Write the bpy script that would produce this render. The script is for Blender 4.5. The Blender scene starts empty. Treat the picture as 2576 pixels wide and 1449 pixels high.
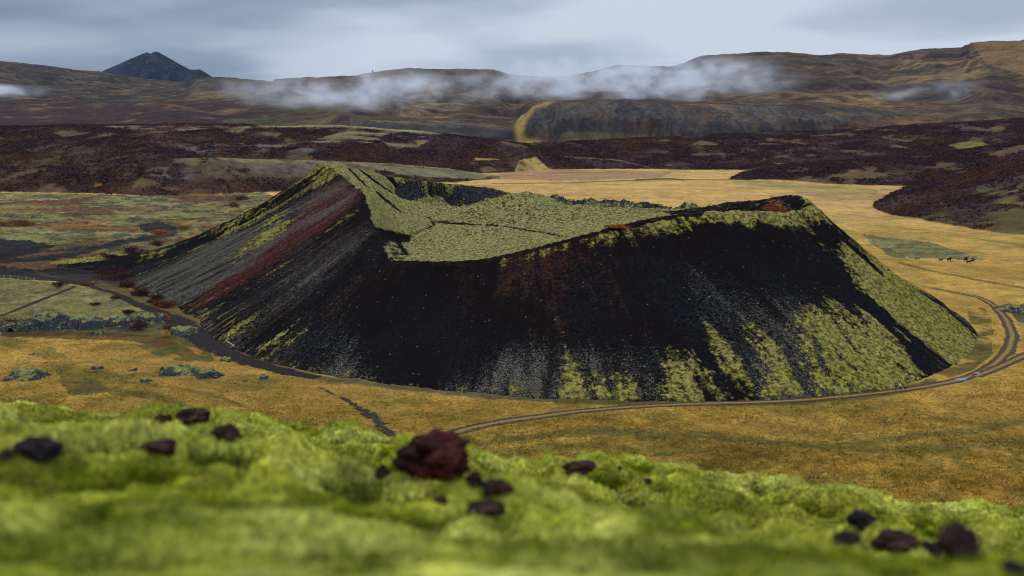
import bpy, bmesh, math, random
import numpy as np
from mathutils import Vector, noise as mnoise
rnd = random.Random(7)
rs = np.random.RandomState(11)
scene = bpy.context.scene
COL = scene.collection
R = math.radians

# ------------------------------------------------------------------ camera
H = 65.0                                  # eye height above the valley floor
F = 35.0/36.0*2576.0                      # focal length, survey pixels (2576 wide)
PITCH = math.atan((724.5-300.0)/F)
cp, sp = math.cos(PITCH), math.sin(PITCH)
cam_d = bpy.data.cameras.new('camera'); cam = bpy.data.objects.new('camera', cam_d)
COL.objects.link(cam); scene.camera = cam
cam.location = (0, 0, H); cam.rotation_euler = (math.pi/2-PITCH, 0, 0)
cam_d.lens = 35; cam_d.sensor_width = 36; cam_d.clip_start = .05; cam_d.clip_end = 60000
cam_d.dof.use_dof = True; cam_d.dof.focus_distance = 260; cam_d.dof.aperture_fstop = 3.6

def at(px, py, Y):                        # world point seen in direction px,py at northing Y
    u = (px-1288.0)/F; v = (724.5-py)/F
    t = Y/(cp+v*sp)
    return (u*t, Y, H+t*(-sp+v*cp))
def floor_at(px, py, z=0.0):
    u = (px-1288.0)/F; v = (724.5-py)/F
    t = (z-H)/(-sp+v*cp)
    return (u*t, t*(cp+v*sp), z)
def bearing(X, Y, Z):                     # the survey bearing of a world point
    dz = Z-H; d = Y*cp-dz*sp; d = np.maximum(d, 1e-3)
    return 1288+F*X/d, 724.5-F*(Y*sp+dz*cp)/d

# ------------------------------------------------------------------ noise
def _h(ix, iy, s):
    n = (ix.astype(np.int64)*374761393 + iy.astype(np.int64)*668265263 + s*982451653) & 0xffffffff
    n = ((n ^ (n >> 13))*1274126177) & 0xffffffff
    n = n ^ (n >> 16)
    return (n & 0xffff).astype(np.float32)/32767.5-1.0
def vn(x, y, s=0):
    fx = np.floor(x); fy = np.floor(y); tx = (x-fx).astype(np.float32); ty = (y-fy).astype(np.float32)
    ix = fx.astype(np.int64); iy = fy.astype(np.int64)
    tx = tx*tx*(3-2*tx); ty = ty*ty*(3-2*ty)
    a = _h(ix, iy, s); b = _h(ix+1, iy, s); c = _h(ix, iy+1, s); d = _h(ix+1, iy+1, s)
    return (a*(1-tx)+b*tx)*(1-ty)+(c*(1-tx)+d*tx)*ty
def fbm(x, y, scale, octv=4, s=0, gain=.5):
    x = x/scale; y = y/scale; v = 0; amp = 1.; tot = 0
    for o in range(octv):
        c, q = math.cos(o*1.1+s), math.sin(o*1.1+s)
        v = v+amp*vn(x*c-y*q+o*17.3, x*q+y*c-o*9.1, s+o); tot += amp
        amp *= gain; x = x*2.03; y = y*2.03
    return v/tot
def ridged(x, y, scale, octv=3, s=0):
    x = x/scale; y = y/scale; v = 0; amp = 1.; tot = 0
    for o in range(octv):
        v = v+amp*(1-np.abs(vn(x+o*7.7, y-o*3.3, s+o))*2); tot += amp
        amp *= .5; x = x*2.1; y = y*2.1
    return v/tot
def sst(e0, e1, x):
    t = np.clip((x-e0)/(e1-e0), 0, 1); return t*t*(3-2*t)
def smax(a, b, k):
    h = np.clip(.5+.5*(a-b)/k, 0, 1); return b*(1-h)+a*h+k*h*(1-h)
def inpoly(px, py, poly):
    x = [p[0] for p in poly]; y = [p[1] for p in poly]
    res = np.zeros(px.shape, bool)
    m = (px > min(x)) & (px < max(x)) & (py > min(y)) & (py < max(y))
    if not m.any(): return res
    qx = px[m]; qy = py[m]; r = np.zeros(qx.shape, bool); n = len(poly)
    for i in range(n):
        x0, y0 = poly[i]; x1, y1 = poly[(i+1) % n]
        if y0 == y1: continue
        c = ((y0 > qy) != (y1 > qy)) & (qx < (x1-x0)*(qy-y0)/(y1-y0)+x0)
        r ^= c
    res[m] = r
    return res
def dline(px, py, pts, pad=60):
    out = np.full(px.shape, 1e3, np.float32)
    x = [p[0] for p in pts]; y = [p[1] for p in pts]
    m = (px > min(x)-pad) & (px < max(x)+pad) & (py > min(y)-pad) & (py < max(y)+pad)
    if not m.any(): return out
    qx = px[m]; qy = py[m]; d = np.full(qx.shape, 1e3, np.float32)
    for (x0, y0), (x1, y1) in zip(pts, pts[1:]):
        L = (x1-x0)**2+(y1-y0)**2+1e-9
        t = np.clip(((qx-x0)*(x1-x0)+(qy-y0)*(y1-y0))/L, 0, 1)
        d = np.minimum(d, np.hypot(qx-x0-t*(x1-x0), qy-y0-t*(y1-y0)))
    out[m] = d
    return out

# ------------------------------------------------------------------ mesh + tag helpers
def tag(o, label=None, cat=None, group=None, kind=None):
    if label: o['label'] = label
    if cat: o['category'] = cat
    if group: o['group'] = group
    if kind: o['kind'] = kind
    return o
def raw_mesh(name, V, Fc, mat=None, parent=None, smooth=True, cols=None, uv=None):
    V = np.asarray(V, np.float32); Fc = np.asarray(Fc, np.int32)
    me = bpy.data.meshes.new(name)
    me.vertices.add(len(V)); me.vertices.foreach_set('co', V.ravel())
    k = Fc.shape[1]
    me.loops.add(Fc.size); me.loops.foreach_set('vertex_index', Fc.ravel())
    me.polygons.add(len(Fc)); me.polygons.foreach_set('loop_start', np.arange(0, Fc.size, k, dtype=np.int32))
    me.polygons.foreach_set('loop_total', np.full(len(Fc), k, np.int32))
    me.polygons.foreach_set('use_smooth', np.full(len(Fc), smooth, bool))
    me.update(calc_edges=True)
    if cols:
        for n, c in cols.items():
            at_ = me.attributes.new(n, 'FLOAT_COLOR', 'POINT')
            cc = np.ones((len(V), 4), np.float32); cc[:, :c.shape[1]] = c
            at_.data.foreach_set('color', cc.ravel())
    if uv is not None:
        for n, c in uv.items():
            at_ = me.attributes.new(n, 'FLOAT_VECTOR', 'POINT')
            cc = np.zeros((len(V), 3), np.float32); cc[:, :c.shape[1]] = c
            at_.data.foreach_set('vector', cc.ravel())
    o = bpy.data.objects.new(name, me); COL.objects.link(o)
    if mat: me.materials.append(mat)
    if parent: o.parent = parent
    return o
def grid_faces(nr, nc):
    i = np.arange(nr*nc).reshape(nr, nc)
    return np.stack([i[:-1, :-1], i[:-1, 1:], i[1:, 1:], i[1:, :-1]], -1).reshape(-1, 4)

# ------------------------------------------------------------------ material helpers
class NT:
    def __init__(s, name):
        s.m = bpy.data.materials.new(name); s.m.use_nodes = True; s.t = s.m.node_tree
        s.n = s.t.nodes; s.b = s.n['Principled BSDF']; s.out = s.n['Material Output']
        s.b.inputs['Roughness'].default_value = .95
        s.b.inputs['Specular IOR Level'].default_value = .06
    def l(s, a, b): s.t.links.new(a, b)
    def attr(s, n, o='Color'):
        a = s.n.new('ShaderNodeAttribute'); a.attribute_name = n; return a.outputs[o]
    def obj(s): return s.n.new('ShaderNodeTexCoord').outputs['Object']
    def mapv(s, v, sc):
        m = s.n.new('ShaderNodeMapping'); m.inputs['Scale'].default_value = sc; s.l(v, m.inputs['Vector']); return m.outputs[0]
    def noise(s, v, sc, det=4, rough=.55, dist=0):
        n = s.n.new('ShaderNodeTexNoise'); n.inputs['Scale'].default_value = sc; n.inputs['Detail'].default_value = det
        n.inputs['Roughness'].default_value = rough; n.inputs['Distortion'].default_value = dist
        if v is not None: s.l(v, n.inputs['Vector'])
        return n.outputs[0]
    def vor(s, v, sc, out='Distance'):
        n = s.n.new('ShaderNodeTexVoronoi'); n.inputs['Scale'].default_value = sc; s.l(v, n.inputs['Vector']); return n.outputs[out]
    def math(s, op, a, b=None, c=None):
        n = s.n.new('ShaderNodeMath'); n.operation = op
        for i, q in enumerate((a, b, c)):
            if q is None: continue
            if isinstance(q, (int, float)): n.inputs[i].default_value = q
            else: s.l(q, n.inputs[i])
        return n.outputs[0]
    def ss(s, v, a, b, lo=0., hi=1.):
        n = s.n.new('ShaderNodeMapRange'); n.interpolation_type = 'SMOOTHSTEP'
        s.l(v, n.inputs[0]); n.inputs[1].default_value = a; n.inputs[2].default_value = b
        n.inputs[3].default_value = lo; n.inputs[4].default_value = hi; return n.outputs[0]
    def mix(s, f, a, b, mode='MIX'):
        n = s.n.new('ShaderNodeMix'); n.data_type = 'RGBA'; n.blend_type = mode
        for q, i in ((f, 0), (a, 6), (b, 7)):
            if isinstance(q, (int, float)): n.inputs[i].default_value = q
            elif isinstance(q, tuple): n.inputs[i].default_value = (*q, 1)
            else: s.l(q, n.inputs[i])
        return n.outputs[2]
    def bump(s, h, dist, strength=1.):
        n = s.n.new('ShaderNodeBump'); n.inputs['Distance'].default_value = dist; n.inputs['Strength'].default_value = strength
        s.l(h, n.inputs['Height']); s.l(n.outputs[0], s.b.inputs['Normal']); return n
    def base(s, c):
        if isinstance(c, tuple): s.b.inputs['Base Color'].default_value = (*c, 1)
        else: s.l(c, s.b.inputs['Base Color'])
def plain(name, c, rough=.9, var=.25, sc=3.):
    t = NT(name); o = t.obj(); n = t.noise(o, sc, 5)
    t.base(t.mix(n, tuple(q*(1-var) for q in c), tuple(min(1, q*(1+var)) for q in c))); t.b.inputs['Roughness'].default_value = rough
    return t.m

# ================================================================== VALLEY AND HILLS
def curve(pts):                            # (px,py,Y) crest survey -> arrays a, Y, z
    w = [at(*p) for p in pts]; a = np.array([q[0]/q[1] for q in w])
    i = np.argsort(a)
    return a[i], np.array([q[1] for q in w])[i], np.array([q[2] for q in w])[i]
def hill(A, Y, crest, footY, back=.03, shape=0., z0=-4., wob=None):
    a, yc, zc = crest
    Yc = np.interp(A, a, yc); Zc = np.interp(A, a, zc)
    fa = np.array([(p[0]-1288)/F for p in footY]); Yf = np.interp(A, fa, np.array([p[1] for p in footY], float))
    if wob is not None: Yf = Yf+wob; Yc = Yc+wob*.5
    Yc = np.maximum(Yc, Yf+12)
    t = (Y-Yf)/(Yc-Yf)
    tc = np.clip(t, 0, 1)
    s = tc*tc*(3-2*tc)*.5+tc*.5
    s = s*(1-shape)+(tc**1.7)*shape
    z = np.where(t < 0, z0+np.minimum(0, t)*3, z0+(Zc-z0)*s)
    over = np.maximum(Y-Yc, 0)
    return z-over*back-np.where(over > 0, 0, 0), t, Zc

C1 = curve([(-500,425,950),(0,432,950),(200,425,950),(370,405,950),(520,398,950),(700,402,980),(860,408,1020),(1000,415,1060),(1130,425,1090),(1255,446,1120),(1300,470,1130),(1360,520,1130),(3000,560,1130)])
C2 = curve([(-500,322,1500),(0,318,1500),(250,316,1480),(480,313,1450),(700,317,1430),(860,315,1400),(1005,328,1380),(1124,339,1370),(1250,354,1360),(1318,363,1350),(1345,362,1370),(1525,354,1500),(1717,343,1550),(1867,336,1560),(2029,331,1580),(2150,326,1600),(2317,314,1600),(2576,299,1600),(3100,285,1600)])
C3 = curve([(1500,520,1090),(1800,470,1090),(1850,446,1090),(1916,429,1110),(2050,415,1120),(2217,400,1120),(2383,386,1120),(2576,356,1130),(3100,310,1130)])
C4 = curve([(1900,620,760),(2150,545,760),(2200,517,750),(2284,488,755),(2383,465,760),(2483,435,765),(2576,398,770),(3100,320,780)])
C5 = curve([(-500,255,2500),(0,256,2500),(250,262,2450),(420,256,2400),(640,252,2400),(800,268,2300),(900,300,2000),(992,310,1900),(1092,313,1900),(1191,317,1900),(1285,326,1900),(1300,318,1930),(1340,272,1960),(1390,258,2000),(1492,254,2030),(1590,256,2050),(1717,263,2080),(1867,266,2100),(2029,268,2150),(2200,274,2200),(2383,275,2200),(2480,263,2200),(2576,278,2200),(3100,270,2200)])
C6 = curve([(-500,120,5200),(0,153,5200),(83,162,5200),(140,168,5200),(200,178,5200),(247,179,5200),(330,195,5200),(460,207,4800),(480,203,3900),(500,196,3800),(547,193,3800),(593,196,3800),(617,199,3800),(650,201,3800),(683,204,3900),(697,197,3800),(800,195,3800),(859,190,3700),(892,190,3700),(909,184,3700),(937,181,3700),(975,175,3700),(1005,173,3700),(1092,173,3700),(1242,174,3750),(1259,179,3800),(1292,189,4200),(1359,192,4800),(1425,191,4800),(1492,180,4800),(1552,163,4800),(1692,167,4800),(1717,159,4300),(1767,140,4200),(1917,130,4200),(2064,138,4200),(2117,135,4300),(2237,137,4400),(2284,129,4400),(2337,121,4400),(2417,119,4400),(2444,107,4300),(2484,103,4300),(2564,103,4300),(2620,90,4300),(3100,60,4300)])

TRACKS = dict(
 main=[(1060,1118),(1100,1105),(1150,1085),(1250,1062),(1400,1040),(1550,1025),(1717,1016),(1900,1012),(2050,1005),(2200,990),(2284,979),(2380,964),(2440,947),(2500,918),(2538,880),(2548,845),(2530,800),(2500,768),(2462,748),(2400,735),(2345,724)],
 spur=[(2455,946),(2520,920),(2576,893),(2680,850)],
 sand=[(60,690),(140,700),(233,720),(300,741),(322,757),(367,777),(433,800),(483,833),(533,870),(583,895),(650,917),(733,940),(800,950)],
 low=[(800,972),(840,992),(885,1012),(930,1045),(960,1075),(992,1104),(1010,1125)],
 foot=[(0,797),(50,777),(117,750),(150,737),(190,718)],
)
TRW = {k: np.array([floor_at(*p)[:2] for p in v]) for k, v in TRACKS.items()}

def ground_z(A, Y):
    """height, component id, progress on component; A = X/Y"""
    X = A*Y
    base = fbm(X, Y, 60, 3, 3)*.9+fbm(X, Y, 14, 3, 5)*.22
    base = base*sst(120, 300, Y)*1.0+base*.35*(1-sst(120, 300, Y))
    w = fbm(X, Y, 120, 4, 21)
    # near meadow swales
    px, py = 1288+F*A*.985, 300+F*H/Y
    comp = np.zeros(A.shape, np.int8); prog = np.zeros(A.shape, np.float32)
    z = base
    specs = [
     (C4, [(1900,900),(2193,706),(2250,650),(2383,560),(2576,520),(3000,500)], .04, 4, 14),
     (C1, [(-500,880),(0,880),(350,850),(620,880),(1000,960),(1255,1090),(3000,1090)], .05, 1, 20),
     (C3, [(1500,1150),(1860,1075),(1933,1056),(2050,1000),(2200,950),(2350,946),(2576,900),(3000,880)], .03, 3, 20),
     (C2, [(-500,1100),(0,1100),(400,1060),(900,1150),(1255,1210),(1340,1270),(1500,1290),(1717,1260),(1867,1250),(2100,1200),(3000,1150)], .02, 2, 35),
     (C5, [(-500,1750),(800,1750),(900,1800),(1250,1800),(1300,1840),(1340,1800),(1400,1780),(2000,1850),(3000,1850)], -.02, 5, 60),
     (C6, [(-500,2700),(0,2700),(450,2600),(900,2200),(1300,2150),(1400,2200),(2200,2350),(3000,2400)], .1, 6, 100),
    ]
    for cr, ft, back, cid, wa in specs:
        zi, t, Zc = hill(A, Y, cr, ft, back, .5 if cid == 5 else 0., wob=w*wa)
        if cid == 6:
            Yf = np.interp(A, (np.array([p[0] for p in ft])-1288)/F, np.array([p[1] for p in ft], float))
            z5 = np.interp(A, C5[0], C5[2]); base6 = z5+np.clip(Yf-2100, 0, 999)*.02
            tc = np.clip(t, 0, 1); k = tc*.75+tc*tc*.25
            body = base6-6+(Zc-base6+6)*k
            n1 = fbm(X, Y, 500, 5, 31)*(1-np.abs(2*tc-1)**2)
            body = body+n1*26
            st = 34.; q = body/st+fbm(X, Y, 260, 3, 33)*.5; fr = q-np.floor(q)
            body = body+(sst(.25, .75, fr)-fr)*st*.75*sst(0, .15, tc)*(1-sst(.9, 1., tc))
            body = body+ridged(X, Y*.5, 160, 3, 35)*5*(1-sst(.93, 1., tc))
            zi = np.where(t < 0, -4+t*300, np.where(t > 1, Zc-(Y-np.interp(A, cr[0], cr[1]))*back, body))
        else:
            am = {1: 1.6, 2: 3.2, 3: 2.2, 4: 1.5, 5: 6.}[cid]
            amp = am*sst(0, .2, t)*(1-.6*sst(.85, 1., t)*(1-sst(1.0, 1.2, t)))
            zi = zi+amp*(fbm(X, Y, 70 if cid < 5 else 140, 5, 40+cid))
            if cid == 5:                    # columnar cliff on the right, gullied
                right = sst(1300, 1345, 1288+F*A)*(1-sst(2050, 2300, 1288+F*A))
                lft = sst(900, 980, 1288+F*A)*(1-sst(1270, 1300, 1288+F*A))
                tc = np.clip(t, 0, 1)
                step = sst(.52, .68, tc+fbm(X, Y, 60, 3, 50)*.06)-tc
                zi = zi+(Zc-zi*0)*.32*step*(right*1.0+lft*.8)*sst(0, .1, tc)*(1-sst(.95, 1, tc))
                zi = zi+(ridged(X+fbm(X, Y, 60, 3, 5)*45, Y*.3, 26, 4, 51)-.5)*7*right*sst(.1, .4, tc)*(1-sst(.8, 1, tc))
        zi = np.maximum(zi, -8.)
        win = zi > z
        comp = np.where(win, cid, comp).astype(np.int8); prog = np.where(win, t, prog)
        z = smax(zi, z, 1.2 if cid < 5 else 3.)
    return z, comp, prog

# crater footprint (used to sink the sheet beneath it)
CX, CY = 5.0, 365.0
rim_s = [(1050,658,283),(1120,658,281),(1200,655,281),(1320,630,281),(1440,600,282),(1560,568,284),(1700,540,288),(1850,532,293),(1960,531,300),(2010,526,303),(2038,510,309),(2022,496,316),(2000,486,322),(1960,492,330),(1900,503,338),(1850,508,348),(1790,522,372),(1690,517,400),(1560,507,420),(1430,502,440),(1380,492,452),(1290,486,462),(1240,472,468),(1150,462,462),(1050,452,452),(960,437,438),(880,423,418),(812,409,398),(846,430,385),(880,457,372),(920,490,356),(933,530,340),(947,580,318),(965,622,302),(985,654,289)]
base_s = [floor_at(*p)[:2] for p in [(330,700),(440,768),(500,805),(600,882),(700,917),(800,940),(1000,968),(1200,990),(1400,1003),(1700,1009),(2000,1004),(2200,986),(2330,950),(2420,900),(2462,850)]]
base_s += [(152,340),(158,380),(160,420),(146,480),(112,530),(40,560),(-30,575),(-90,565),(-150,530),(-190,490),(-212,450)]
def polar(P):
    P = np.array(P, float); dx = P[:, 0]-CX; dy = P[:, 1]-CY
    ph = np.arctan2(dy, dx); r = np.hypot(dx, dy); i = np.argsort(ph)
    return ph[i], r[i], P[i]
rimW = [at(*p) for p in rim_s]
rph, rr_, rP = polar(rimW); bph, br_, bP = polar([(x, y, 0) for x, y in base_s])
def per(ph, xp, fp):
    return np.interp(ph, np.r_[xp-2*np.pi, xp, xp+2*np.pi], np.r_[fp, fp, fp])
def crater_z(X, Y):
    ph = np.arctan2(Y-CY, X-CX); r = np.hypot(X-CX, Y-CY)
    rr = per(ph, rph, rr_); rz = per(ph, rph, rP[:, 2]); rb = per(ph, bph, br_)
    s = (r-rr)/(rb-rr)
    deg = np.degrees(ph)
    p = 1+.75*sst(115, 140, deg)*(1-sst(161, 166, deg))
    sc = np.clip(s, 0, 1)
    zo = rz*(1-sc)**p
    zo = zo-1.2*np.sin(np.pi*sc)+.9*np.exp(-((1-sc)/.05)**2)*0
    zo = np.where(s > 1, -(s-1)*rb*.5, zo)
    # interior: thin-plate surface through the rim and the surveyed interior points
    inner = [(1090,562,405),(1088,572,395),(1010,606,352),(985,615,330),(1040,640,312),(1150,645,318),(1250,605,350),(1100,602,368),(1400,572,385),(1560,565,355),(1500,532,400),(1240,532,412),(1650,532,380),(1700,535,350),
             (1160,512,457),(1230,508,458),(1280,512,455),(1105,500,457),(1060,490,452),(1015,492,444),(1060,515,440),(1130,522,442),(1180,530,440),(1100,543,424),(1330,484,430),(1280,497,421),(1220,516,412),(1150,538,406),(1250,534,447),(1200,545,438),(1310,516,450),(1150,556,430),(1400,512,425),(960,500,392),(1005,530,398),(940,470,396),(1040,548,400),(900,445,402),(1985,548,312),(1950,550,313),(1900,552,320),(1850,552,326),(1800,546,336)]
    IP = np.array([at(*q) for q in inner]+rimW)
    c = IP[:, :2]; n = len(c)
    def K(d2): return np.where(d2 > 1e-9, .5*d2*np.log(np.maximum(d2, 1e-9)), 0)
    D2 = ((c[:, None]-c[None])**2).sum(-1)/1e4
    M = np.zeros((n+3, n+3)); M[:n, :n] = K(D2)+np.eye(n)*.0004; M[:n, n] = 1; M[:n, n+1:] = c/100
    M[n:, :n] = M[:n, n:].T
    w = np.linalg.solve(M, np.r_[IP[:, 2], 0, 0, 0])
    zi = np.full(X.shape, -99., np.float64); m = r < rr+4
    q = np.stack([X[m], Y[m]], -1)
    v = w[n]+(q/100)@w[n+1:]
    for k in range(n): v = v+w[k]*K(((q-c[k])**2).sum(-1)/1e4)
    zi[m] = v
    z = np.where(r < rr, zi, zo)
    return z, s, ph, r, rr, rb
def ground_with_hole(A, Y):
    z, c, p = ground_z(A, Y)
    X = A*Y; ph = np.arctan2(Y-CY, X-CX); r = np.hypot(X-CX, Y-CY); rb = per(ph, bph, br_)
    sink = sst(1.0, .93, r/rb)
    return z*(1-sst(1.12, 1.0, r/rb)*.75)-sink*4, c, p

na = 1340
aa = np.linspace(-.575, .575, na); ext = np.cumsum(np.linspace(.004, .12, 20))
aa = np.r_[-.575-ext[::-1], aa, .575+ext]
def seg(a, b, st): return np.arange(a, b, st)
yy = np.concatenate([seg(70, 140, 3), seg(140, 240, .5), seg(240, 330, .65), seg(330, 520, .9), seg(520, 900, 1.7), seg(900, 1640, 1.7), seg(1640, 1780, 8), seg(1780, 2260, 2.2), seg(2260, 3000, 5), seg(3000, 5300, 9), seg(5300, 9000, 200)])
AA, YY = np.meshgrid(aa, yy)
GZ, GC, GP = ground_with_hole(AA, YY)
XX = AA*YY
gy = np.gradient(GZ, axis=0)/np.gradient(YY, axis=0); gx = np.gradient(GZ, axis=1)/np.maximum(np.gradient(XX, axis=1), .05)
SL = np.hypot(gx, gy)
px, py = bearing(XX, YY, GZ)
wx = px+fbm(XX, YY, 22, 4, 61)*9*np.clip(300/YY, .25, 1.3); wy = py+fbm(XX, YY, 22, 4, 67)*6*np.clip(300/YY, .25, 1.3)

def lerp(c, m, col):
    m = np.clip(m, 0, 1)[..., None]; return c*(1-m)+np.asarray(col, np.float32)*m
G = np.zeros(GZ.shape+(3,), np.float32)
n_b = fbm(XX, YY, 90, 4, 71); n_m = fbm(XX, YY, 18, 4, 72); n_s = fbm(XX, YY, 4, 3, 73); n_x = fbm(XX, YY*2.5, 40, 4, 74)
gold = np.array([.41, .243, .050]); olive = np.array([.21, .165, .025])
G[:] = gold
G = lerp(G, sst(-.1, .5, n_b)*.55, (.40, .25, .075)); G = lerp(G, sst(0., .5, n_m)*.45, olive); G = lerp(G, sst(.1, .6, n_s)*.3, (.16, .13, .03))
near = 1-sst(180, 260, YY)
G = lerp(G, near*.65, (.29, .18, .022)); G = lerp(G, near*sst(-.1, .35, n_s)*.5, (.11, .10, .018)); G = lerp(G, near*sst(.05, .4, n_m)*.35, (.3, .15, .022))
G = lerp(G, sst(.05, .3, fbm(XX, YY*2.6, 34, 5, 76))*(1-sst(260, 420, YY))*.5, (.11, .088, .014)); G = lerp(G, sst(.1, .35, fbm(XX, YY*2.2, 16, 4, 77))*(1-sst(260, 420, YY))*.4, (.34, .19, .03))
G = lerp(G, near*sst(.0, .35, fbm(XX, YY*1.4, 2.6, 3, 186))*.55, (.10, .075, .012)); G = lerp(G, near*sst(.15, .4, fbm(XX, YY*1.4, 3.4, 3, 187))*.4, (.38, .24, .06))
far = sst(500, 750, YY)*(GC == 0)
G = lerp(G, far*.7, (.46, .28, .095))
def band(y0, y1): return (YY > y0) & (YY < y1)
plain_ = GC == 0
def paint(poly, col, amt=1., sel=None, wob=True, brk=None):
    global G
    m = inpoly(wx if wob else px, wy if wob else py, poly).astype(np.float32)
    if sel is not None: m = m*sel
    if brk is not None: m = m*brk
    G = lerp(G, m*amt, col)
    return m
def stroke(pts, col, wd, amt=1., sel=None):
    global G
    m = 1-sst(wd*.5, wd*1.3, dline(px+(wx-px)*.25, py+(wy-py)*.25, pts))
    if sel is not None: m = m*sel
    G = lerp(G, m*amt, col)
moss_l = (.20, .175, .055); rockc = (.05, .055, .055); rust = (.13, .045, .018); purple = (.040, .019, .021)
lavaM = inpoly(wx, wy, [(-600,480),(0,484),(350,492),(640,470),(700,500),(640,560),(620,620),(500,640),(420,650),(330,660),(240,690),(90,690),(0,690),(-600,690)]) & plain_ & band(380, 1000)
plat = inpoly(wx, wy, [(-600,690),(0,698),(150,712),(235,722),(300,745),(340,775),(400,792),(380,803),(0,806),(-600,806)]) & band(250, 450)
rpat = inpoly(wx, wy, [(2170,588),(2260,597),(2350,612),(2440,640),(2480,652),(2350,650),(2250,650),(2200,620)]) & plain_
lm = (lavaM*1.+plat+rpat > 0).astype(np.float32)
lr = ridged(XX, YY, 9, 4, 81)
G = lerp(G, lm*.95, moss_l); G = lerp(G, lm*sst(.1, .5, n_m)*.4, (.30, .24, .07))
G = lerp(G, lm*sst(-.08, .22, fbm(XX, YY, 8, 5, 82))*.9*(1-.5*plat), (.05, .048, .032))
G = lerp(G, lm*sst(.35, .55, fbm(XX, YY, 3, 3, 182))*.6, (.22, .23, .22))
G = lerp(G, (lavaM*sst(.0, .22, fbm(XX, YY*2, 55, 5, 83))*.85), (.085, .026, .014))
G = lerp(G, (lavaM*sst(.22, .4, fbm(XX, YY*3, 40, 3, 84))*.8), (.24, .10, .02))
G = lerp(G, rpat*.5, (.16, .145, .06))
G = lerp(G, lm*sst(.0, .35, fbm(XX, YY, 2.2, 3, 183))*.55, (.12, .12, .045)); G = lerp(G, lm*sst(.15, .4, lr-.3)*.3, (.05, .055, .045))
for P in ([(-600,598),(0,600),(60,604),(165,618),(110,628),(60,642),(0,652),(-600,650)], [(-600,672),(0,668),(100,676),(235,665),(330,648),(420,640),(350,702),(300,722),(236,722),(140,708),(0,697),(-600,694)], [(345,566),(400,560),(470,572),(440,578),(360,582)]):
    paint(P, (.014, .014, .016), .95, band(300, 1000)*1.)
stroke([(0,656),(100,652),(180,640),(300,612),(440,585)], (.018, .018, .02), 7, .9, band(350, 700))
stroke([(0,632),(150,632),(230,622),(330,600)], (.02, .02, .022), 4, .8, band(350, 800))
stroke([(90,660),(78,672),(100,688),(150,700)], (.06, .035, .025), 3, .7, band(300, 600))
paint([(240,708),(330,728),(450,768),(540,828),(620,885),(560,893),(500,832),(430,792),(300,747)], (.12, .09, .03), .85, plain_*(YY < 430))
stroke([(250,720),(330,745),(420,785),(520,835),(600,885),(680,905)], (.09, .06, .02), 16, .8, plain_*(YY < 420))
# lava wall zone and greens left
paint([(0,800),(200,806),(400,792),(480,825),(530,870),(480,872),(420,850),(250,842),(0,846)], (.07, .065, .022), .9, band(250, 400))
paint([(0,800),(200,800),(400,786),(470,810),(440,838),(250,832),(0,838)], (.03, .033, .033), .75, band(250, 400), brk=sst(-.3, .2, fbm(XX, YY, 5, 3, 85)))
paint([(0,834),(300,834),(420,850),(470,870),(520,900),(480,905),(400,870),(330,856),(0,846)], (.075, .04, .012), .8, band(250, 400))
paint([(380,860),(460,864),(528,872),(540,905),(470,908),(400,895),(345,870)], (.085, .085, .02), .9, band(240, 400), brk=sst(-.5, .1, fbm(XX, YY, 6, 4, 79)))
paint([(350,858),(420,858),(450,866),(400,876)], (.12, .04, .015), .7, band(240, 400))
for P in ([(0,840),(60,856),(110,862),(150,890),(180,905),(260,920),(240,960),(140,940),(120,905),(60,885),(0,870)], [(150,930),(230,935),(330,950),(300,985),(170,995),(150,960)], [(0,985),(90,975),(170,1000),(120,1030),(0,1020)], [(220,925),(380,925),(600,935),(620,945),(380,960),(260,950)]):
    paint(P, (.13, .105, .02), .75, band(180, 400), brk=sst(-.35, .25, fbm(XX, YY, 9, 4, 78)))
paint([(150,960),(250,955),(280,985),(180,1000)], (.05, .045, .016), .7, band(180, 400))
stroke([(280,985),(400,1000),(480,1030),(560,1052),(700,1080)], (.075, .075, .018), 9, .6, band(150, 300))
stroke([(300,960),(430,975),(560,1000),(640,1035)], (.1, .085, .02), 5, .5, band(150, 300))
for cx_, cy_, n_ in ((985,1010,14),(850,1012,5),(1010,1030,10)):
    for k in range(n_):
        x0 = cx_+rnd.uniform(-55, 55); y0 = cy_+rnd.uniform(-16, 16); w_ = rnd.uniform(4, 9)
        paint([(x0-w_,y0),(x0,y0-2.5),(x0+w_,y0),(x0,y0+2.5)], (.1, .14, .015), .9, band(180, 300))
# swales right foreground: dark lines painted in place of shading from relief
for pts, w_, am in (([(1150,1128),(1300,1105),(1450,1088),(1700,1090),(1850,1098),(1960,1120),(2100,1125),(2250,1105),(2450,1085),(2576,1062)], 9, .6),
                    ([(1480,1072),(1560,1085),(1640,1100),(1750,1108)], 6, .45), ([(2150,1130),(2300,1135),(2450,1120),(2576,1115)], 12, .5), ([(1250,1150),(1380,1130),(1500,1125)], 14, .4),
                    ([(1720,1098),(1900,1110),(2120,1128)], 5, .6), ([(2260,660),(2340,680),(2450,702),(2576,726)], 2.2, .8), ([(2300,715),(2380,735),(2470,748)], 3, .3),
                    ([(2470,760),(2510,800),(2520,860),(2490,900)], 12, .0)):
    stroke(pts, (.085, .078, .02), w_, am, plain_)
paint([(2430,765),(2478,772),(2502,830),(2498,888),(2440,932),(2350,967),(2290,980),(2370,930),(2435,880),(2445,830)], (.075, .062, .016), .85, plain_, brk=sst(-.5, .15, fbm(XX, YY, 5, 4, 206)))
stroke([(2350,965),(2200,992),(2000,1010),(1700,1013),(1400,1008)], (.06, .055, .015), 11, .85, plain_)
stroke([(620,900),(800,950),(1000,974),(1200,995),(1400,1006)], (.055, .055, .04), 7, .8, plain_)
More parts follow.
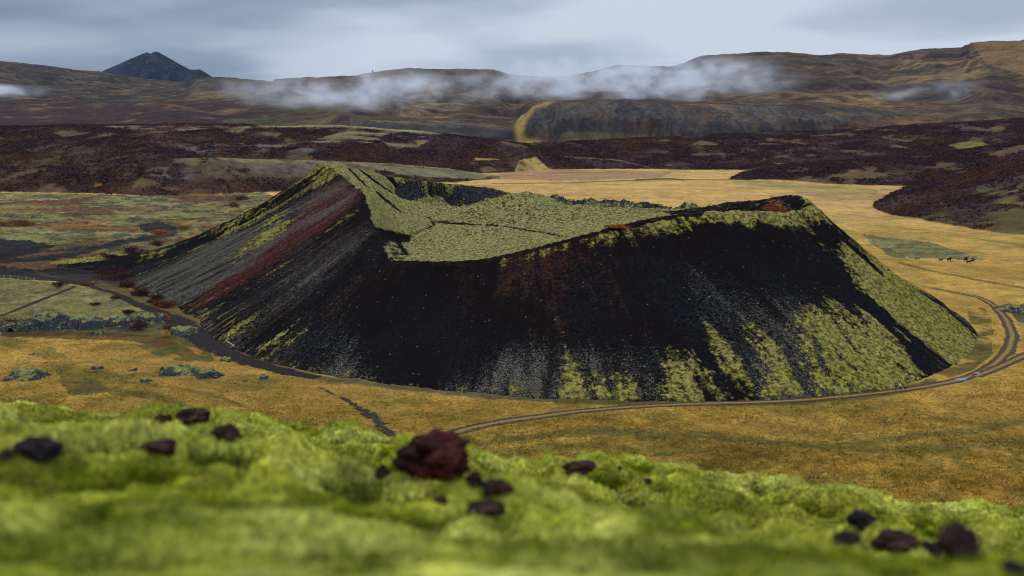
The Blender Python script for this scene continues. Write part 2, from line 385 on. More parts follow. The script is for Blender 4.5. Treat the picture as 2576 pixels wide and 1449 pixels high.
paint([(2530,768),(2620,760),(2620,830),(2560,810)], (.05, .052, .035), .9, plain_)
paint([(2350,590),(2450,600),(2576,625),(2576,610)], (.12, .11, .03), .7, plain_)
# far meadow tints
paint([(1230,448),(1290,428),(1540,428),(1700,432),(1660,446),(1400,456)], (.27, .15, .075), .85, plain_)
paint([(1980,478),(2230,488),(2240,505),(2050,498)], (.28, .16, .08), .6, plain_)
stroke([(1240,462),(1420,460),(1640,452),(1860,452)], (.13, .1, .035), 1.6, .8, plain_)
stroke([(1600,452),(1690,449),(1720,453)], (.05, .045, .03), 2, .9, plain_)
stroke([(1850,455),(2000,470),(2200,482)], (.2, .18, .055), 9, .7, plain_)
for k in range(26):
    x0 = rnd.uniform(1300, 2350); y0 = rnd.uniform(462, 640); L_ = rnd.uniform(20, 90)
    stroke([(x0,y0),(x0+L_*.5,y0+rnd.uniform(-3,3)),(x0+L_,y0+rnd.uniform(-4,6))], (.17, .13, .04), 1.2, .55, plain_)
# heath
def comp_is(*c): return np.isin(GC, c)
pu = fbm(XX, YY, 60, 5, 91)
for cid, foot in ((1, .0), (2, .0), (3, .12), (4, .14)):
    s_ = comp_is(cid)*1.
    G = lerp(G, s_, purple if cid != 1 else (.048, .024, .016))
    G = lerp(G, s_*sst(.0, .5, pu)*.6, (.055, .032, .016)); G = lerp(G, s_*sst(.1, .6, fbm(XX, YY, 30, 5, 92))*.75, (.12, .08, .03))
    if foot: G = lerp(G, s_*(1-sst(foot*.5, foot*1.8, GP+pu*.12)), (.19, .15, .04))
s2 = comp_is(2)*1.
G = lerp(G, s2*inpoly(wx, wy, [(0,350),(500,345),(700,395),(500,420),(0,440)])*.55, (.05, .032, .012))
G = lerp(G, s2*sst(.92, 1.0, GP)*sst(600, 760, px)*(1-sst(1060, 1120, px)), (.22, .2, .085))
G = lerp(G, s2*inpoly(wx, wy, [(250,318),(640,318),(600,332),(300,325)])*sst(-.2, .2, n_x)*.8, (.16, .14, .07))
G = lerp(G, s2*inpoly(wx, wy, [(880,330),(1100,345),(1050,372),(760,360)])*sst(.05, .25, n_x)*.7, (.2, .17, .07))
G = lerp(G, s2*inpoly(wx, wy, [(1305,405),(1350,395),(1380,425),(1420,432),(1290,440)])*sst(-.6, 0, n_m)*.9, (.36, .24, .07))
G = lerp(G, s2*inpoly(wx, wy, [(1190,399),(1230,398),(1260,403),(1200,405)])*.9, (.36, .22, .07))
G = lerp(G, comp_is(2)*inpoly(wx, wy, [(2380,365),(2460,352),(2500,372),(2420,380)])*sst(-.4, .2, n_m)*.7, (.2, .17, .035))
G = lerp(G, s2*(1-sst(0, 1, dline(px, py, [(1420,330+65),(1560,405),(1640,425),(1700,432)])/2.2))*.7, (.2, .13, .04))
G = lerp(G, s2*inpoly(wx, wy, [(440,365),(620,360),(800,375),(820,395),(640,390),(480,385)])*sst(0, .3, n_m)*.6, (.12, .12, .11))
s1 = comp_is(1)*1.
c1z = s1*sst(430, 520, px)*sst(.35, .7, GP)
G = lerp(G, c1z*sst(-.2, .2, fbm(XX, YY*1.6, 14, 4, 191))*.8, (.10, .078, .036)); G = lerp(G, c1z*sst(.15, .35, fbm(XX, YY, 7, 3, 192))*.6, (.13, .11, .065))
G = lerp(G, s1*sst(.8, .95, GP+n_x*.2)*sst(400, 480, px)*sst(-.4, .1, n_m), (.15, .13, .06)); G = lerp(G, s1*inpoly(wx, wy, [(520,405),(700,412),(900,418),(980,430),(700,450),(560,440)])*sst(-.4, .3, fbm(XX, YY, 6, 4, 193))*.8, (.09, .078, .058))
G = lerp(G, s1*inpoly(wx, wy, [(900,412),(1255,440),(1200,452),(1000,440)])*.6, (.2, .18, .09))
G = lerp(G, s1*inpoly(wx, wy, [(365,425),(440,418),(520,430),(500,452),(380,450)])*sst(-.2, .3, fbm(XX, YY, 5, 3, 197))*.85, (.08, .078, .065))
G = lerp(G, s1*(1-sst(0, .5, GP))*sst(-.1, .3, n_x)*.6, (.09, .03, .015))
G = lerp(G, comp_is(4)*inpoly(wx, wy, [(2280,560),(2420,520),(2700,530),(2700,620),(2383,596)])*sst(-.4, .2, fbm(XX, YY, 14, 4, 199))*.85, (.085, .068, .02))
G = lerp(G, comp_is(4)*inpoly(wx, wy, [(2450,470),(2576,440),(2576,520),(2480,510)])*sst(0, .4, n_m)*.6, (.12, .11, .03))
# cliff terrace
s5 = comp_is(5)*1.; hz0 = fbm(XX, YY*2, 60, 4, 205)
G = lerp(G, s5, (.06, .035, .024)); G = lerp(G, s5*sst(-.1, .35, n_b)*.7, (.1, .085, .038))
G = lerp(G, s5*sst(.1, .5, pu)*.6, (.17, .12, .04)); G = lerp(G, s5*(1-sst(650, 850, px))*sst(-.35, .1, n_b)*.9, (.035, .017, .022))
G = lerp(G, s5*inpoly(wx, wy, [(560,300),(700,262),(860,262),(1000,280),(900,314),(560,316)])*sst(-.35, .25, hz0)*.7, (.05, .065, .022))
rocky = s5*sst(.24, .42, SL+n_m*.10)*(px > 880)*(px < 2250)
G = lerp(G, rocky*.9*sst(-.75, .0, fbm(XX, YY, 55, 4, 204)), (.070, .062, .060))
G = lerp(G, rocky*sst(.1, .4, fbm(XX, YY, 26, 4, 198))*.6, (.09, .055, .025)); G = lerp(G, rocky*sst(.2, .6, ridged(XX+fbm(XX, YY, 50, 3, 203)*30, YY*.2, 13, 4, 93)+n_m*.25)*.75, (.03, .03, .033))
G = lerp(G, s5*inpoly(wx, wy, [(900,315),(1000,312),(1290,330),(1300,352),(1180,345),(1000,330)])*.6, (.03, .032, .035))
G = lerp(G, s5*inpoly(wx, wy, [(1420,330),(1560,335),(1650,345),(1400,358)])*.6, (.14, .12, .035))
G = lerp(G, s5*inpoly(wx, wy, [(1560,305),(1640,300),(1660,325),(1580,330)])*sst(-.1, .2, n_m)*.8, (.07, .018, .016))
G = lerp(G, s5*inpoly(wx, wy, [(2150,300),(2350,290),(2350,318),(2100,320)])*.6, (.09, .03, .018))
gul = [(1390,240),(1370,255),(1340,262),(1325,280),(1312,300),(1305,330),(1310,358),(1350,362)]
gm = ((YY > 1700) & (YY < 2700))*(1-sst(4, 19, dline(wx, wy, gul)))
G = lerp(G, gm*.9, (.28, .19, .048))
G = lerp(G, ((YY > 1700) & (YY < 2700))*inpoly(wx, wy, [(1200,292),(1330,268),(1320,300),(1290,312),(1220,300)])*.7, (.26, .19, .065))
# upper hills
s6 = comp_is(6)*1.
hx1 = fbm(XX, YY*3.5, 170, 5, 194); hx2 = fbm(XX, YY*2.5, 60, 4, 195)
G = lerp(G, s6, (.055, .027, .018)); G = lerp(G, s6*sst(-.15, .3, fbm(XX, YY, 260, 5, 94))*.65, (.068, .060, .028))
G = lerp(G, s6*sst(.1, .4, fbm(XX, YY, 130, 5, 95))*.5, (.10, .055, .026)); G = lerp(G, s6*sst(.15, .45, fbm(XX, YY, 90, 4, 96))*.6, (.06, .025, .02))
G = lerp(G, s6*sst(.42, .7, SL)*.85, (.032, .033, .038))
G = lerp(G, s6*sst(.35, .5, ridged(XX+n_b*80, YY*.35, 420, 2, 97)-.28)*.55, (.33, .21, .09))
G = lerp(G, s6*(1-sst(420, 560, px))*.8, (.017, .022, .027))
G = lerp(G, s6*sst(.0, .25, fbm(XX, YY*4, 40, 4, 201))*.55, (.022, .014, .013)); G = lerp(G, s6*sst(.05, .3, fbm(XX, YY*4, 26, 3, 202))*.4, (.12, .08, .04))
ss6 = comp_is(5, 6)*1.*(1-.9*np.clip(rocky, 0, 1))*(1-.8*gm)
G = lerp(G, ss6*sst(.0, .3, hx1)*.7, (.035, .02, .018)); G = lerp(G, ss6*sst(.05, .35, -hx1)*.45, (.095, .072, .034)); G = lerp(G, ss6*sst(.1, .4, hx2)*.7, (.03, .022, .022)); G = lerp(G, ss6*sst(.25, .45, -hx2)*.4, (.22, .13, .055))
G = lerp(G, ss6*sst(.3, .5, fbm(XX, YY*1.5, 35, 4, 196))*.3, (.06, .07, .03))
G = lerp(G, s6*inpoly(wx, wy, [(2444,107),(2700,80),(2700,200),(2576,190),(2480,160)])*.6, (.2, .12, .045))
G = lerp(G, s6*sst(.96, 1., GP)*.5, (.05, .045, .03))
G *= (1+n_s*.12)[..., None]
# clear detail near tussocks: small geometric relief
rel = (ridged(XX, YY, 2.4, 2, 188)*.30*(1-sst(200, 270, YY))+fbm(XX, YY, 2.2, 3, 101)*.2*(1-sst(400, 800, YY)) + (lm > 0)*(ridged(XX, YY, 7, 4, 102)-.4)*1.5 + fbm(XX, YY, 6, 2, 103)*.25*(GC == 0))
rel += comp_is(1, 2, 3, 4)*(fbm(XX, YY, 5, 3, 104)*.9+.4)+comp_is(5, 6)*fbm(XX, YY, 22, 4, 105)*2.5
dt = np.full(XX.shape, 1e3, np.float32)
for k in TRW: dt = np.minimum(dt, dline(XX, YY, [tuple(q) for q in TRW[k]], 15))
rel = rel*sst(2.5, 6, dt)
GZf = GZ+rel
V = np.stack([XX, YY, GZf], -1).reshape(-1, 3)
def sample_ground(x, y):
    a = x/y; i = np.clip(np.searchsorted(yy, y)-1, 0, len(yy)-2); j = np.clip(np.searchsorted(aa, a)-1, 0, len(aa)-2)
    ty = (y-yy[i])/(yy[i+1]-yy[i]); ta = (a-aa[j])/(aa[j+1]-aa[j])
    return (GZf[i, j]*(1-ta)+GZf[i, j+1]*ta)*(1-ty)+(GZf[i+1, j]*(1-ta)+GZf[i+1, j+1]*ta)*ty

t = NT('ground_cover'); ob = t.obj(); c = t.attr('Col')
n1 = t.noise(ob, .9, 8, .68); n2 = t.noise(ob, .12, 5, .6); n3 = t.noise(ob, .02, 6, .65)
c = t.mix(1., c, t.mix(t.ss(n1, .28, .72), (.62, .63, .66), (1.32, 1.30, 1.28)), 'MULTIPLY')
c = t.mix(1., c, t.mix(t.ss(n2, .3, .7), (.75, .78, .8), (1.25, 1.2, 1.2)), 'MULTIPLY')
c = t.mix(1., c, t.mix(t.ss(n3, .3, .7), (.75, .75, .78), (1.22, 1.22, 1.2)), 'MULTIPLY')
t.base(c); t.bump(n1, 1.2, 1.)
ground = raw_mesh('ground', V, grid_faces(len(yy), len(aa)), t.m, cols={'Col': G.reshape(-1, 3)})
tag(ground, kind='structure')

# ================================================================== CRATER
gx_ = np.arange(-245, 175, .55); gy_ = np.arange(212, 600, .6)
CXX, CYY = np.meshgrid(gx_, gy_)
CZ, CS, CPH, CR, CRR, CRB = crater_z(CXX, CYY)
def blur(a, n):
    for _ in range(n):
        p = np.pad(a, 1, mode='edge')
        a = (p[:-2, 1:-1]+p[2:, 1:-1]+p[1:-1, :-2]+p[1:-1, 2:]+2*a)/6
    return a
CZ = blur(CZ, 6)
inside = CR < CRR
cpx, cpy = bearing(CXX, CYY, CZ)
us = CPH*90; vs = CR                       # downslope coordinates
st1 = fbm(us, vs*.10, 3.0, 4, 111); st2 = fbm(us, vs*.06, 9, 4, 112)
n5 = fbm(CXX, CYY, 5, 4, 113); n12 = fbm(CXX, CYY, 13, 4, 114)
# gentle relief: gullies outside, moss pillows inside
outm = sst(0, .08, CS)*(1-sst(.85, 1.02, CS))
CZ2 = CZ+outm*(st2*1.0+st1*.4)+n5*.12
rockface = inpoly(cpx+n5*5, cpy+n12*4, [(992,488),(1005,452),(1046,446),(1171,458),(1292,484),(1250,496),(1180,513),(1150,519),(1121,507),(1109,492),(1067,490),(1046,509),(1009,499)]) & inside & (CYY > 415)
rockback = ((CPH > .55) & (CPH < 1.45) & (CS > -.12) & (CS < .4)) | ((CPH > .0) & (CPH < .55) & (CS > -.1) & (CS < .3))
rkm = blur(blur((rockface | rockback)*1., 4), 4)
CZ2 = CZ2+rkm*((ridged(CXX, CYY, 9, 4, 115)-.45)*3.6+(ridged(CXX, CYY, 3, 2, 117)-.5)*1.2)
MOSS = np.zeros(CZ.shape, np.float32); RED = MOSS.copy(); GREY = MOSS.copy(); ROCK = rkm.astype(np.float32)
front = (~inside) & ((CYY < CY+60) | (CPH > 2.2)) 
sx = cpx+st1*9+n5*4; sy = cpy+n12*6+st2*3
def cpaint(ch, poly, v, sel, soft=0):
    m = inpoly(sx, sy, poly) & sel
    ch[m] = v if not soft else np.maximum(ch[m], v)
O = ~inside
RED[O] = .04
GREY[O] = .0
MOSS[O] = .0
P = cpaint
P(RED, [(704,445),(780,425),(845,450),(700,520),(600,590),(500,640),(440,640),(486,576),(569,526)], .42, front)
P(GREY, [(455,594),(590,600),(700,560),(700,600),(590,690),(480,775),(420,745),(350,695),(380,640)], .85, front)
P(GREY, [(300,700),(350,640),(480,590),(460,640),(400,700)], .6, front)
P(GREY, [(500,770),(640,700),(760,660),(860,600),(930,560),(945,600),(860,700),(700,800),(600,860),(520,800)], .36, front)
P(RED, [(880,520),(930,560),(860,680),(700,800),(600,850),(640,760),(780,640)], .3, front, 1)
P(MOSS, [(765,428),(815,410),(852,432),(838,452),(770,462),(690,500),(660,498),(690,462)], .52, front)
P(MOSS, [(845,452),(800,468),(720,510),(640,560),(560,600),(560,570),(640,515),(740,462)], .40, front)
P(MOSS, [(734,517),(738,549),(715,571),(675,601),(642,584),(652,559),(694,532)], .74, front)
P(MOSS, [(642,584),(675,601),(620,650),(560,690),(520,690),(560,630)], .42, front)
P(RED, [(836,440),(905,490),(890,560),(780,640),(680,700),(600,740),(560,720),(640,640),(720,560),(780,490)], .5, front, 1)
red_strip = [(858,462),(875,462),(907,499),(882,530),(798,586),(694,650),(617,717),(560,752),(490,782),(476,763),(590,676),(684,599),(757,534)]
P(RED, red_strip, 1., front); P(MOSS, red_strip, .12, front); P(GREY, red_strip, .2, front)
P(RED, [(836,440),(862,448),(905,490),(915,520),(880,470)], .8, front)
P(MOSS, [(890,536),(896,546),(850,580),(830,590),(845,560)], .6, front)
P(MOSS, [(881,584),(890,600),(862,650),(835,680),(848,630)], .5, front)
P(MOSS, [(920,590),(940,600),(930,660),(905,650)], .38, front)
P(MOSS, [(430,755),(520,778),(580,785),(665,775),(645,822),(600,858),(560,842),(510,818),(470,795)], .66, front)
P(MOSS, [(683,837),(752,820),(736,860),(690,885),(640,895),(660,860)], .66, front)
P(MOSS, [(767,817),(812,810),(800,846),(772,856)], .6, front)
P(GREY, [(600,860),(680,880),(760,905),(960,960),(600,895)], .6, front); P(MOSS, [(600,870),(680,893),(760,925),(960,962),(1200,985),(1190,978),(960,950),(760,905)], .42, front)
P(GREY, [(840,860),(900,850),(940,900),(930,940),(840,920)], .55, front)
P(RED, [(940,560),(985,655),(960,700),(880,800),(780,860),(800,780),(880,700)], .32, front)
P(RED, [(1259,655),(1442,590),(1560,570),(1700,540),(1760,550),(1640,590),(1500,620),(1359,705),(1242,740)], .62, front)
P(RED, [(1440,640),(1530,640),(1560,770),(1500,800),(1420,780)], .34, front)
P(RED, [(985,656),(1200,655),(1320,628),(1440,598),(1560,566),(1700,538),(1770,535),(1740,560),(1600,590),(1450,625),(1320,650),(1200,668),(985,672)], .7, front, 1)
P(RED, [(1130,690),(1600,640),(1700,800),(1400,860),(1150,850)], .2, front, 1)
# moss cushions below the front rim
fr_rim = (CS > 0)
d_rim = np.maximum(CR-CRR, 0)
band_m = fr_rim & front & (CXX > -8)
lim = np.interp(cpx, [1150,1230,1300,1450,1600,1720,1760,1900,2050,2150], [1.5,3,6,5,7,6,5.5,6,8,6])
dens = np.interp(cpx, [1150,1250,1340,1500,1600,1700,1760,2000,2100,2200], [.25,.45,.6,.5,.6,.72,.86,.82,.7,.5])
P(MOSS, [(1950,560),(2052,580),(2110,640),(2060,650),(2000,610)], .26, front, 1)
P(MOSS, [(1160,655),(1190,660),(1180,690),(1165,690)], .5, front)
# right flank
P(MOSS, [(2150,600),(2200,640),(2500,880),(2480,960),(2407,930),(2334,872),(2250,803),(2217,767),(2150,712),(2142,667),(2094,622)], .90, front)
P(MOSS, [(2100,560),(2150,590),(2200,640),(2160,640),(2094,600)], .45, front)
for a_, b_, w_ in (((2150,628),(2217,690),3),((2178,628),(2266,702),3.2),((2120,560),(2190,640),4)):
    m = (dline(cpx, cpy, [a_, b_]) < w_) & front; MOSS[m] = 0
P(MOSS, [(2167,780),(2200,803),(2237,843),(2270,880),(2300,925),(2322,942),(2300,948),(2267,922),(2230,890),(2200,850),(2175,810)], .82, front)
P(MOSS, [(2236,812),(2250,820),(2290,860),(2284,862)], .7, front)
P(MOSS, [(2030,797),(2060,780),(2090,797),(2147,827),(2200,873),(2250,927),(2290,955),(2330,960),(2300,985),(2060,998),(2044,917),(2010,850),(2018,820)], .84, front)
P(MOSS, [(2010,760),(2060,750),(2150,810),(2090,800),(2030,800)], .4, front, 1)
P(MOSS, [(1914,867),(1960,873),(2004,957),(2017,990),(1937,1003),(1930,933)], .76, front)
P(MOSS, [(1900,850),(1960,880),(1930,900),(1880,880)], .4, front, 1)
P(MOSS, [(1666,943),(1686,867),(1717,858),(1760,863),(1804,883),(1834,943),(1844,1010),(1659,1012)], .76, front)
P(MOSS, [(1406,1005),(1410,935),(1430,905),(1452,920),(1466,1008)], .78, front)
P(MOSS, [(1552,1010),(1552,950),(1609,957),(1612,1010)], .66, front)
P(MOSS, [(1276,967),(1326,980),(1330,998),(1280,992)], .55, front)
P(MOSS, [(1500,985),(1552,975),(1552,1010),(1500,1010)], .4, front, 1)
P(MOSS, [(1850,830),(1900,840),(1920,960),(1880,940)], .36, front, 1)
P(GREY, [(1142,933),(1252,883),(1326,850),(1426,883),(1459,857),(1546,850),(1609,867),(1642,783),(1692,737),(1717,817),(1717,1010),(1192,978)], .55, front)
P(GREY, [(1717,700),(1917,750),(2084,750),(2200,880),(2200,1000),(1850,1010),(1717,1010)], .45, front)
P(GREY, [(1680,640),(1800,640),(1860,700),(1760,760),(1680,720)], .25, front)
dk = [(1500,975,1400*0+30,30),(1536,985,24,22),(1632,985,26,26),(1310,985,16,10)]
for x_, y_, a_, b_ in dk[1:]:
    m = (((cpx-x_)/a_)**2+((cpy-y_)/b_)**2 < .35+st1*.3) & front; MOSS[m] = 0; GREY[m] = .12
# apron left
ap = O & (np.degrees(CPH) > 100) & (np.degrees(CPH) < 166) & (CS > .38+.1*st2)
MOSS[ap] = .86; RED[ap] = 0
low_ = O & (CYY > 300) & (cpy > np.interp(cpx, [90,233,317,370,430,480,560], [672,660,646,628,606,590,545])+n12*6) & (cpx < 560) & (CS > .12)
MOSS[low_] = np.minimum(MOSS[low_], .3)
lw = low_ & (cpx < 350); MOSS[lw] = .08; GREY[lw] = .08
back_ = O & ~front; MOSS[back_] = np.maximum(MOSS[back_], .62)
# interior
I = inside
MOSS[I] = .9; RED[I] = 0; GREY[I] = .25
sx = cpx+n5*3; sy = cpy+n12*3
P(MOSS, [(1080,570),(1500,560),(1700,530),(1560,505),(1430,505),(1330,484),(1250,500)], .80, I)
P(MOSS, [(1320,484),(1350,484),(1420,530),(1360,520)], .95, I)
for pts, w_, rv in (([(1075,546),(1088,559),(1089,571)],2.0,.3),([(1092,560),(1171,565),(1254,569),(1317,579),(1395,592),(1430,601)],1.3,.1),([(1088,570),(1057,584),(1036,596),(984,602),(950,590)],1.5,.2),
                ([(948,484),(962,498),(1004,531)],2.4,.7),([(907,430),(940,455),(984,486)],1.8,.6),([(880,428),(921,469)],2,.6),([(975,447),(1015,486)],3,.0),([(1015,455),(1030,480)],2.5,0),([(1000,606),(1012,625),(1024,642)],4,0),([(1150,600),(1200,588),(1260,578)],.5,0)):
    m = (dline(cpx+n5*1.5, cpy, pts) < w_*(1+.3*n5)) & I; MOSS[m] = .0; RED[m] = rv; GREY[m] = .05
P(MOSS, [(928,540),(942,575),(984,584),(1036,596),(1030,606),(1000,612),(975,612),(955,625),(930,600)], .0, I)
P(RED, [(928,540),(942,575),(984,584),(1000,612),(955,625)], .2, I)
P(MOSS, [(966,610),(990,605),(1020,640),(1035,660),(985,655)], .62, I)
MOSS[rockface] = .30; GREY[rockface] = .3
rbk = rockback & (CS > -.07) & I; MOSS[rbk] = .28; GREY[rbk] = .2
m = inpoly(cpx+n5*5, cpy+n12*3, [(1096,465),(1146,465),(1138,484),(1109,476)]) & I; MOSS[m] = .85; ROCK[m] *= .3
rb2 = I & (CPH < .1) & (CPH > -.75) & (CXX > 55) ; MOSS[rb2] = .36; GREY[rb2] = .1
P(MOSS, [(1034,511),(1063,490),(1105,500),(1121,517),(1180,514),(1109,536),(1067,534)], .93, I)
P(MOSS, [(1140,507),(1171,494),(1173,503),(1150,511)], .9, I)
ROCK[inpoly(cpx, cpy, [(1034,511),(1063,490),(1105,500),(1121,517),(1180,514),(1109,536),(1067,534)]) & I] *= .2
def smear(a, L):
    ux = (CXX-CX)/np.maximum(CR, 1); uy = (CYY-CY)/np.maximum(CR, 1); out = 0; tot = 0
    for k in np.linspace(-1, 1, 13):
        w_ = 1.05-abs(k); j = np.clip(np.rint((CXX+ux*k*L-gx_[0])/.55), 0, len(gx_)-1).astype(int); i = np.clip(np.rint((CYY+uy*k*L-gy_[0])/.6), 0, len(gy_)-1).astype(int)
        v = a[i, j]; v = np.where(inside[i, j] | (CS[i, j] > .99), a, v); out = out+w_*v; tot += w_
    return np.where(inside, a, out/tot)
GREY[O & (cpx < 900) & front] = np.maximum(GREY[O & (cpx < 900) & front], .44); MOSS[O & (cpx < 800) & front] = np.maximum(MOSS[O & (cpx < 800) & front], .15)
P(MOSS, [(1650,1012),(1650,900),(1720,830),(1850,800),(1950,790),(2040,760),(2120,760),(2200,860),(2320,960),(2100,1000)], .42, front, 1)
P(MOSS, [(1200,1000),(1250,955),(1450,920),(1650,900),(1650,1012)], .2, front, 1)
MOSS = smear(MOSS, 9.*(1+.5*st2)); RED = smear(RED, 16.); GREY = smear(GREY, 14.)
MOSS = np.where(inside, MOSS, np.clip(MOSS*1.12+(fbm(us, vs*.045, 4.5, 4, 118)*.55+fbm(us, vs*.08, 1.8, 3, 119)*.25)*np.clip(MOSS*(1.15-MOSS)*4, 0, 1), 0, 1))
mm = band_m*(1-sst(lim*.45, lim*1.5, d_rim*(1+.5*st1+.3*n5)))*(cpy < 700)*dens; MOSS = np.maximum(MOSS, np.clip(mm+fbm(us, vs*.12, 2.5, 4, 123)*.35*(mm > .05), 0, 1))
for poly, v in (([(2167,780),(2200,803),(2237,843),(2270,880),(2300,925),(2322,942),(2300,948),(2267,922),(2230,890),(2200,850),(2175,810)], .8), ([(2232,808),(2252,820),(2300,868),(2288,870)], .7), ([(2110,640),(2150,690),(2180,740),(2165,738),(2130,690)], .45)):
    m = inpoly(cpx+st1*3+n5*2, cpy+n5*2, poly) & front; MOSS[m] = np.maximum(MOSS[m], v)
for pts, w_ in (([(2150,620),(2185,655),(2222,694)], 2.6), ([(2178,628),(2225,668),(2268,704)], 2.2), ([(2050,860),(2075,930),(2105,985)], 3.), ([(2090,800),(2150,880),(2190,930)], 2.2), ([(1985,880),(2010,940),(2035,995)], 8.), ([(1880,900),(1900,960),(1905,1000)], 6.)):
    m = (dline(cpx+n5*2, cpy, pts) < w_*(1+.5*n5)) & front; MOSS[m] *= .15
skirt = sst(.86, .97, CS+.05*st1)*front*(1-inside); MOSS = np.maximum(MOSS, skirt*np.where(cpx < 1000, .42, .30)); GREY = np.maximum(GREY, skirt*.6)
MOSS = blur(MOSS, 3); RED = np.clip(blur(RED, 26)+fbm(us, vs*.05, 6, 4, 120)*.30*(RED > .1), 0, .85); GREY = np.clip(blur(GREY, 90)*(.78+.9*fbm(us, vs*.05, 14, 4, 116)+.35*n12), 0, .58)
# thin trodden rim crest
crest = np.abs(CR-CRR) < 1.3*(1+.4*n5)
cm = crest & (CYY < CY) & (cpx > 985) & (cpx < 1770)
MOSS[cm] *= .2; RED[cm] = .35
# pillow relief where moss grows
pill = np.abs(vn(CXX/1.5, CYY/1.5, 121))+.5*np.abs(vn(CXX/.9, CYY/.9, 122))
CZ2 = CZ2+blur(MOSS, 2)*pill*.75
trk = sst(-.01, .0, 1-CS)
t = NT('cinder_cone'); t.b.inputs['Specular IOR Level'].default_value = 0; ob = t.obj(); m4 = t.attr('Mask'); sep = t.n.new('ShaderNodeSeparateColor'); t.l(m4, sep.inputs[0])
mo, re_, gr = sep.outputs; slope = t.attr('Slope', 'Vector'); rk = t.attr('Rock', 'Fac')
nf = t.noise(ob, 1.1, 7, .7); nf2 = t.noise(ob, 3.2, 4, .6); ns = t.noise(t.mapv(slope, (.55, .05, 0)), 1., 6, .62)
nl = t.noise(ob, .045, 5, .6); nm = t.noise(ob, .35, 6, .65)
black = t.mix(t.ss(nf, .25, .8), (.0018, .0024, .0035), (.016, .016, .0175))
black = t.mix(t.ss(nl, .35, .65), black, (.0075, .0055, .0058))
redc = t.mix(t.ss(nf, .3, .7), (.018, .0065, .006), (.062, .019, .014))
nmS = t.ss(nm, .3, .7); nsS = t.ss(ns, .3, .7); nfS = t.ss(nf, .3, .7); nf2S = t.ss(nf2, .3, .7)
def S3(a, wa, b, wb, c_, wc): return t.math('ADD', t.math('ADD', t.math('MULTIPLY', a, wa), t.math('MULTIPLY', b, wb)), t.math('MULTIPLY', c_, wc))
redc = t.mix(t.ss(re_, .75, .45), redc, t.mix(nfS, (.012, .0065, .0055), (.052, .024, .017)))
f_red = t.ss(t.math('ADD', re_, S3(nmS, .3, nsS, .35, nfS, .35)), .72, 1.35)
c = t.mix(f_red, black, redc)
greyc = t.mix(nf2S, (.022, .019, .016), (.17, .155, .12)); greyc = t.mix(t.math('MULTIPLY', t.ss(ns, .5, .35), .6), greyc, (.016, .013, .012))
f_gr = t.ss(t.math('ADD', gr, S3(nf2S, .5, nsS, .2, nfS, .3)), .88, 1.3)
c = t.mix(t.math('MULTIPLY', f_gr, .85), c, greyc)
vo = t.vor(ob, .42); spk = t.ss(vo, .16, .09)
c = t.mix(t.math('MULTIPLY', spk, t.ss(nm, .5, .65)), c, (.16, .165, .16))
mossc = t.mix(nfS, (.070, .061, .018), (.35, .295, .085)); mossc = t.mix(t.ss(nl, .35, .65), mossc, t.mix(nfS, (.080, .073, .015), (.32, .28, .055)))
mossc = t.mix(t.math('MULTIPLY', t.ss(t.noise(ob, .11, 4, .6), .48, .66), .55), mossc, t.mix(nfS, (.07, .05, .016), (.22, .165, .06)))
ixy = t.n.new('ShaderNodeSeparateXYZ'); t.l(slope, ixy.inputs[0]); inn = ixy.outputs[2]
mossc = t.mix(t.math('MULTIPLY', inn, .7), mossc, t.mix(nfS, (.085, .078, .032), (.33, .30, .125)))
lum = t.noise(t.mapv(ob, (1, 1.2, 1)), .75, 4, .6); mossc = t.mix(t.math('MULTIPLY', t.ss(lum, .54, .38), .8), mossc, (.032, .029, .012))  # dark gaps in the moss colour: dead moss and painted pillow shade
f_mo = t.ss(t.math('ADD', mo, S3(nmS, .35, nsS, .35, nfS, .30)), .96, 1.24)
c = t.mix(f_mo, c, mossc)
vr = t.vor(ob, .5); rockm = t.math('MULTIPLY', t.ss(rk, .2, .6), t.ss(t.math('ADD', nm, t.math('MULTIPLY', mo, .25)), .82, .55))
c = t.mix(rockm, c, t.mix(t.ss(nf, .35, .75), (.006, .007, .009), (.07, .073, .073)))
t.base(c)
hh = t.math('ADD', t.math('MULTIPLY', nf, 1.), t.math('MULTIPLY', f_mo, .5)); t.bump(hh, .5, .9)
Vc = np.stack([CXX, CYY, CZ2], -1).reshape(-1, 3)
keep = (CS < 1.04)
fc = grid_faces(len(gy_), len(gx_)); kf = keep.reshape(-1)[fc].any(1); fc = fc[kf]
used = np.unique(fc); remap = np.zeros(len(Vc), np.int32); remap[used] = np.arange(len(used))
crater = raw_mesh('crater_hill', Vc[used], remap[fc], t.m, cols={'Mask': np.stack([MOSS, RED, GREY], -1).reshape(-1, 3)[used], 'Rock': np.repeat(ROCK.reshape(-1, 1), 3, 1)[used]}, uv={'Slope': np.stack([us, vs, inside*1.], -1).reshape(-1, 3)[used]})
tag(crater, kind='structure')
def sample_crater(x, y):
    i = np.clip(((y-gy_[0])/.6).astype(int), 0, len(gy_)-2); j = np.clip(((x-gx_[0])/.55).astype(int), 0, len(gx_)-2)
    return CZ2[i, j]
def terrain(x, y):
    x = np.atleast_1d(np.asarray(x, float)); y = np.atleast_1d(np.asarray(y, float))
    z = sample_ground(x, y)
    m = (x > gx_[0]) & (x < gx_[-1]) & (y > gy_[0]) & (y < gy_[-1])
    zc = np.where(m, sample_crater(x, y), -99); return np.maximum(z, zc)
def hit(px_, py_, y0=120., y1=6000.):      # the first surface met in that direction
    ys = y0*(y1/y0)**np.linspace(0, 1, 6000)
    u = (px_-1288.0)/F; v = (724.5-py_)/F; tt = ys/(cp+v*sp); xs = u*tt; zs = H+tt*(-sp+v*cp)
    g = terrain(xs, ys); k = np.argmax(g >= zs)
    if not (g >= zs).any(): k = len(ys)-1
    return Vector((xs[k], ys[k], g[k]))

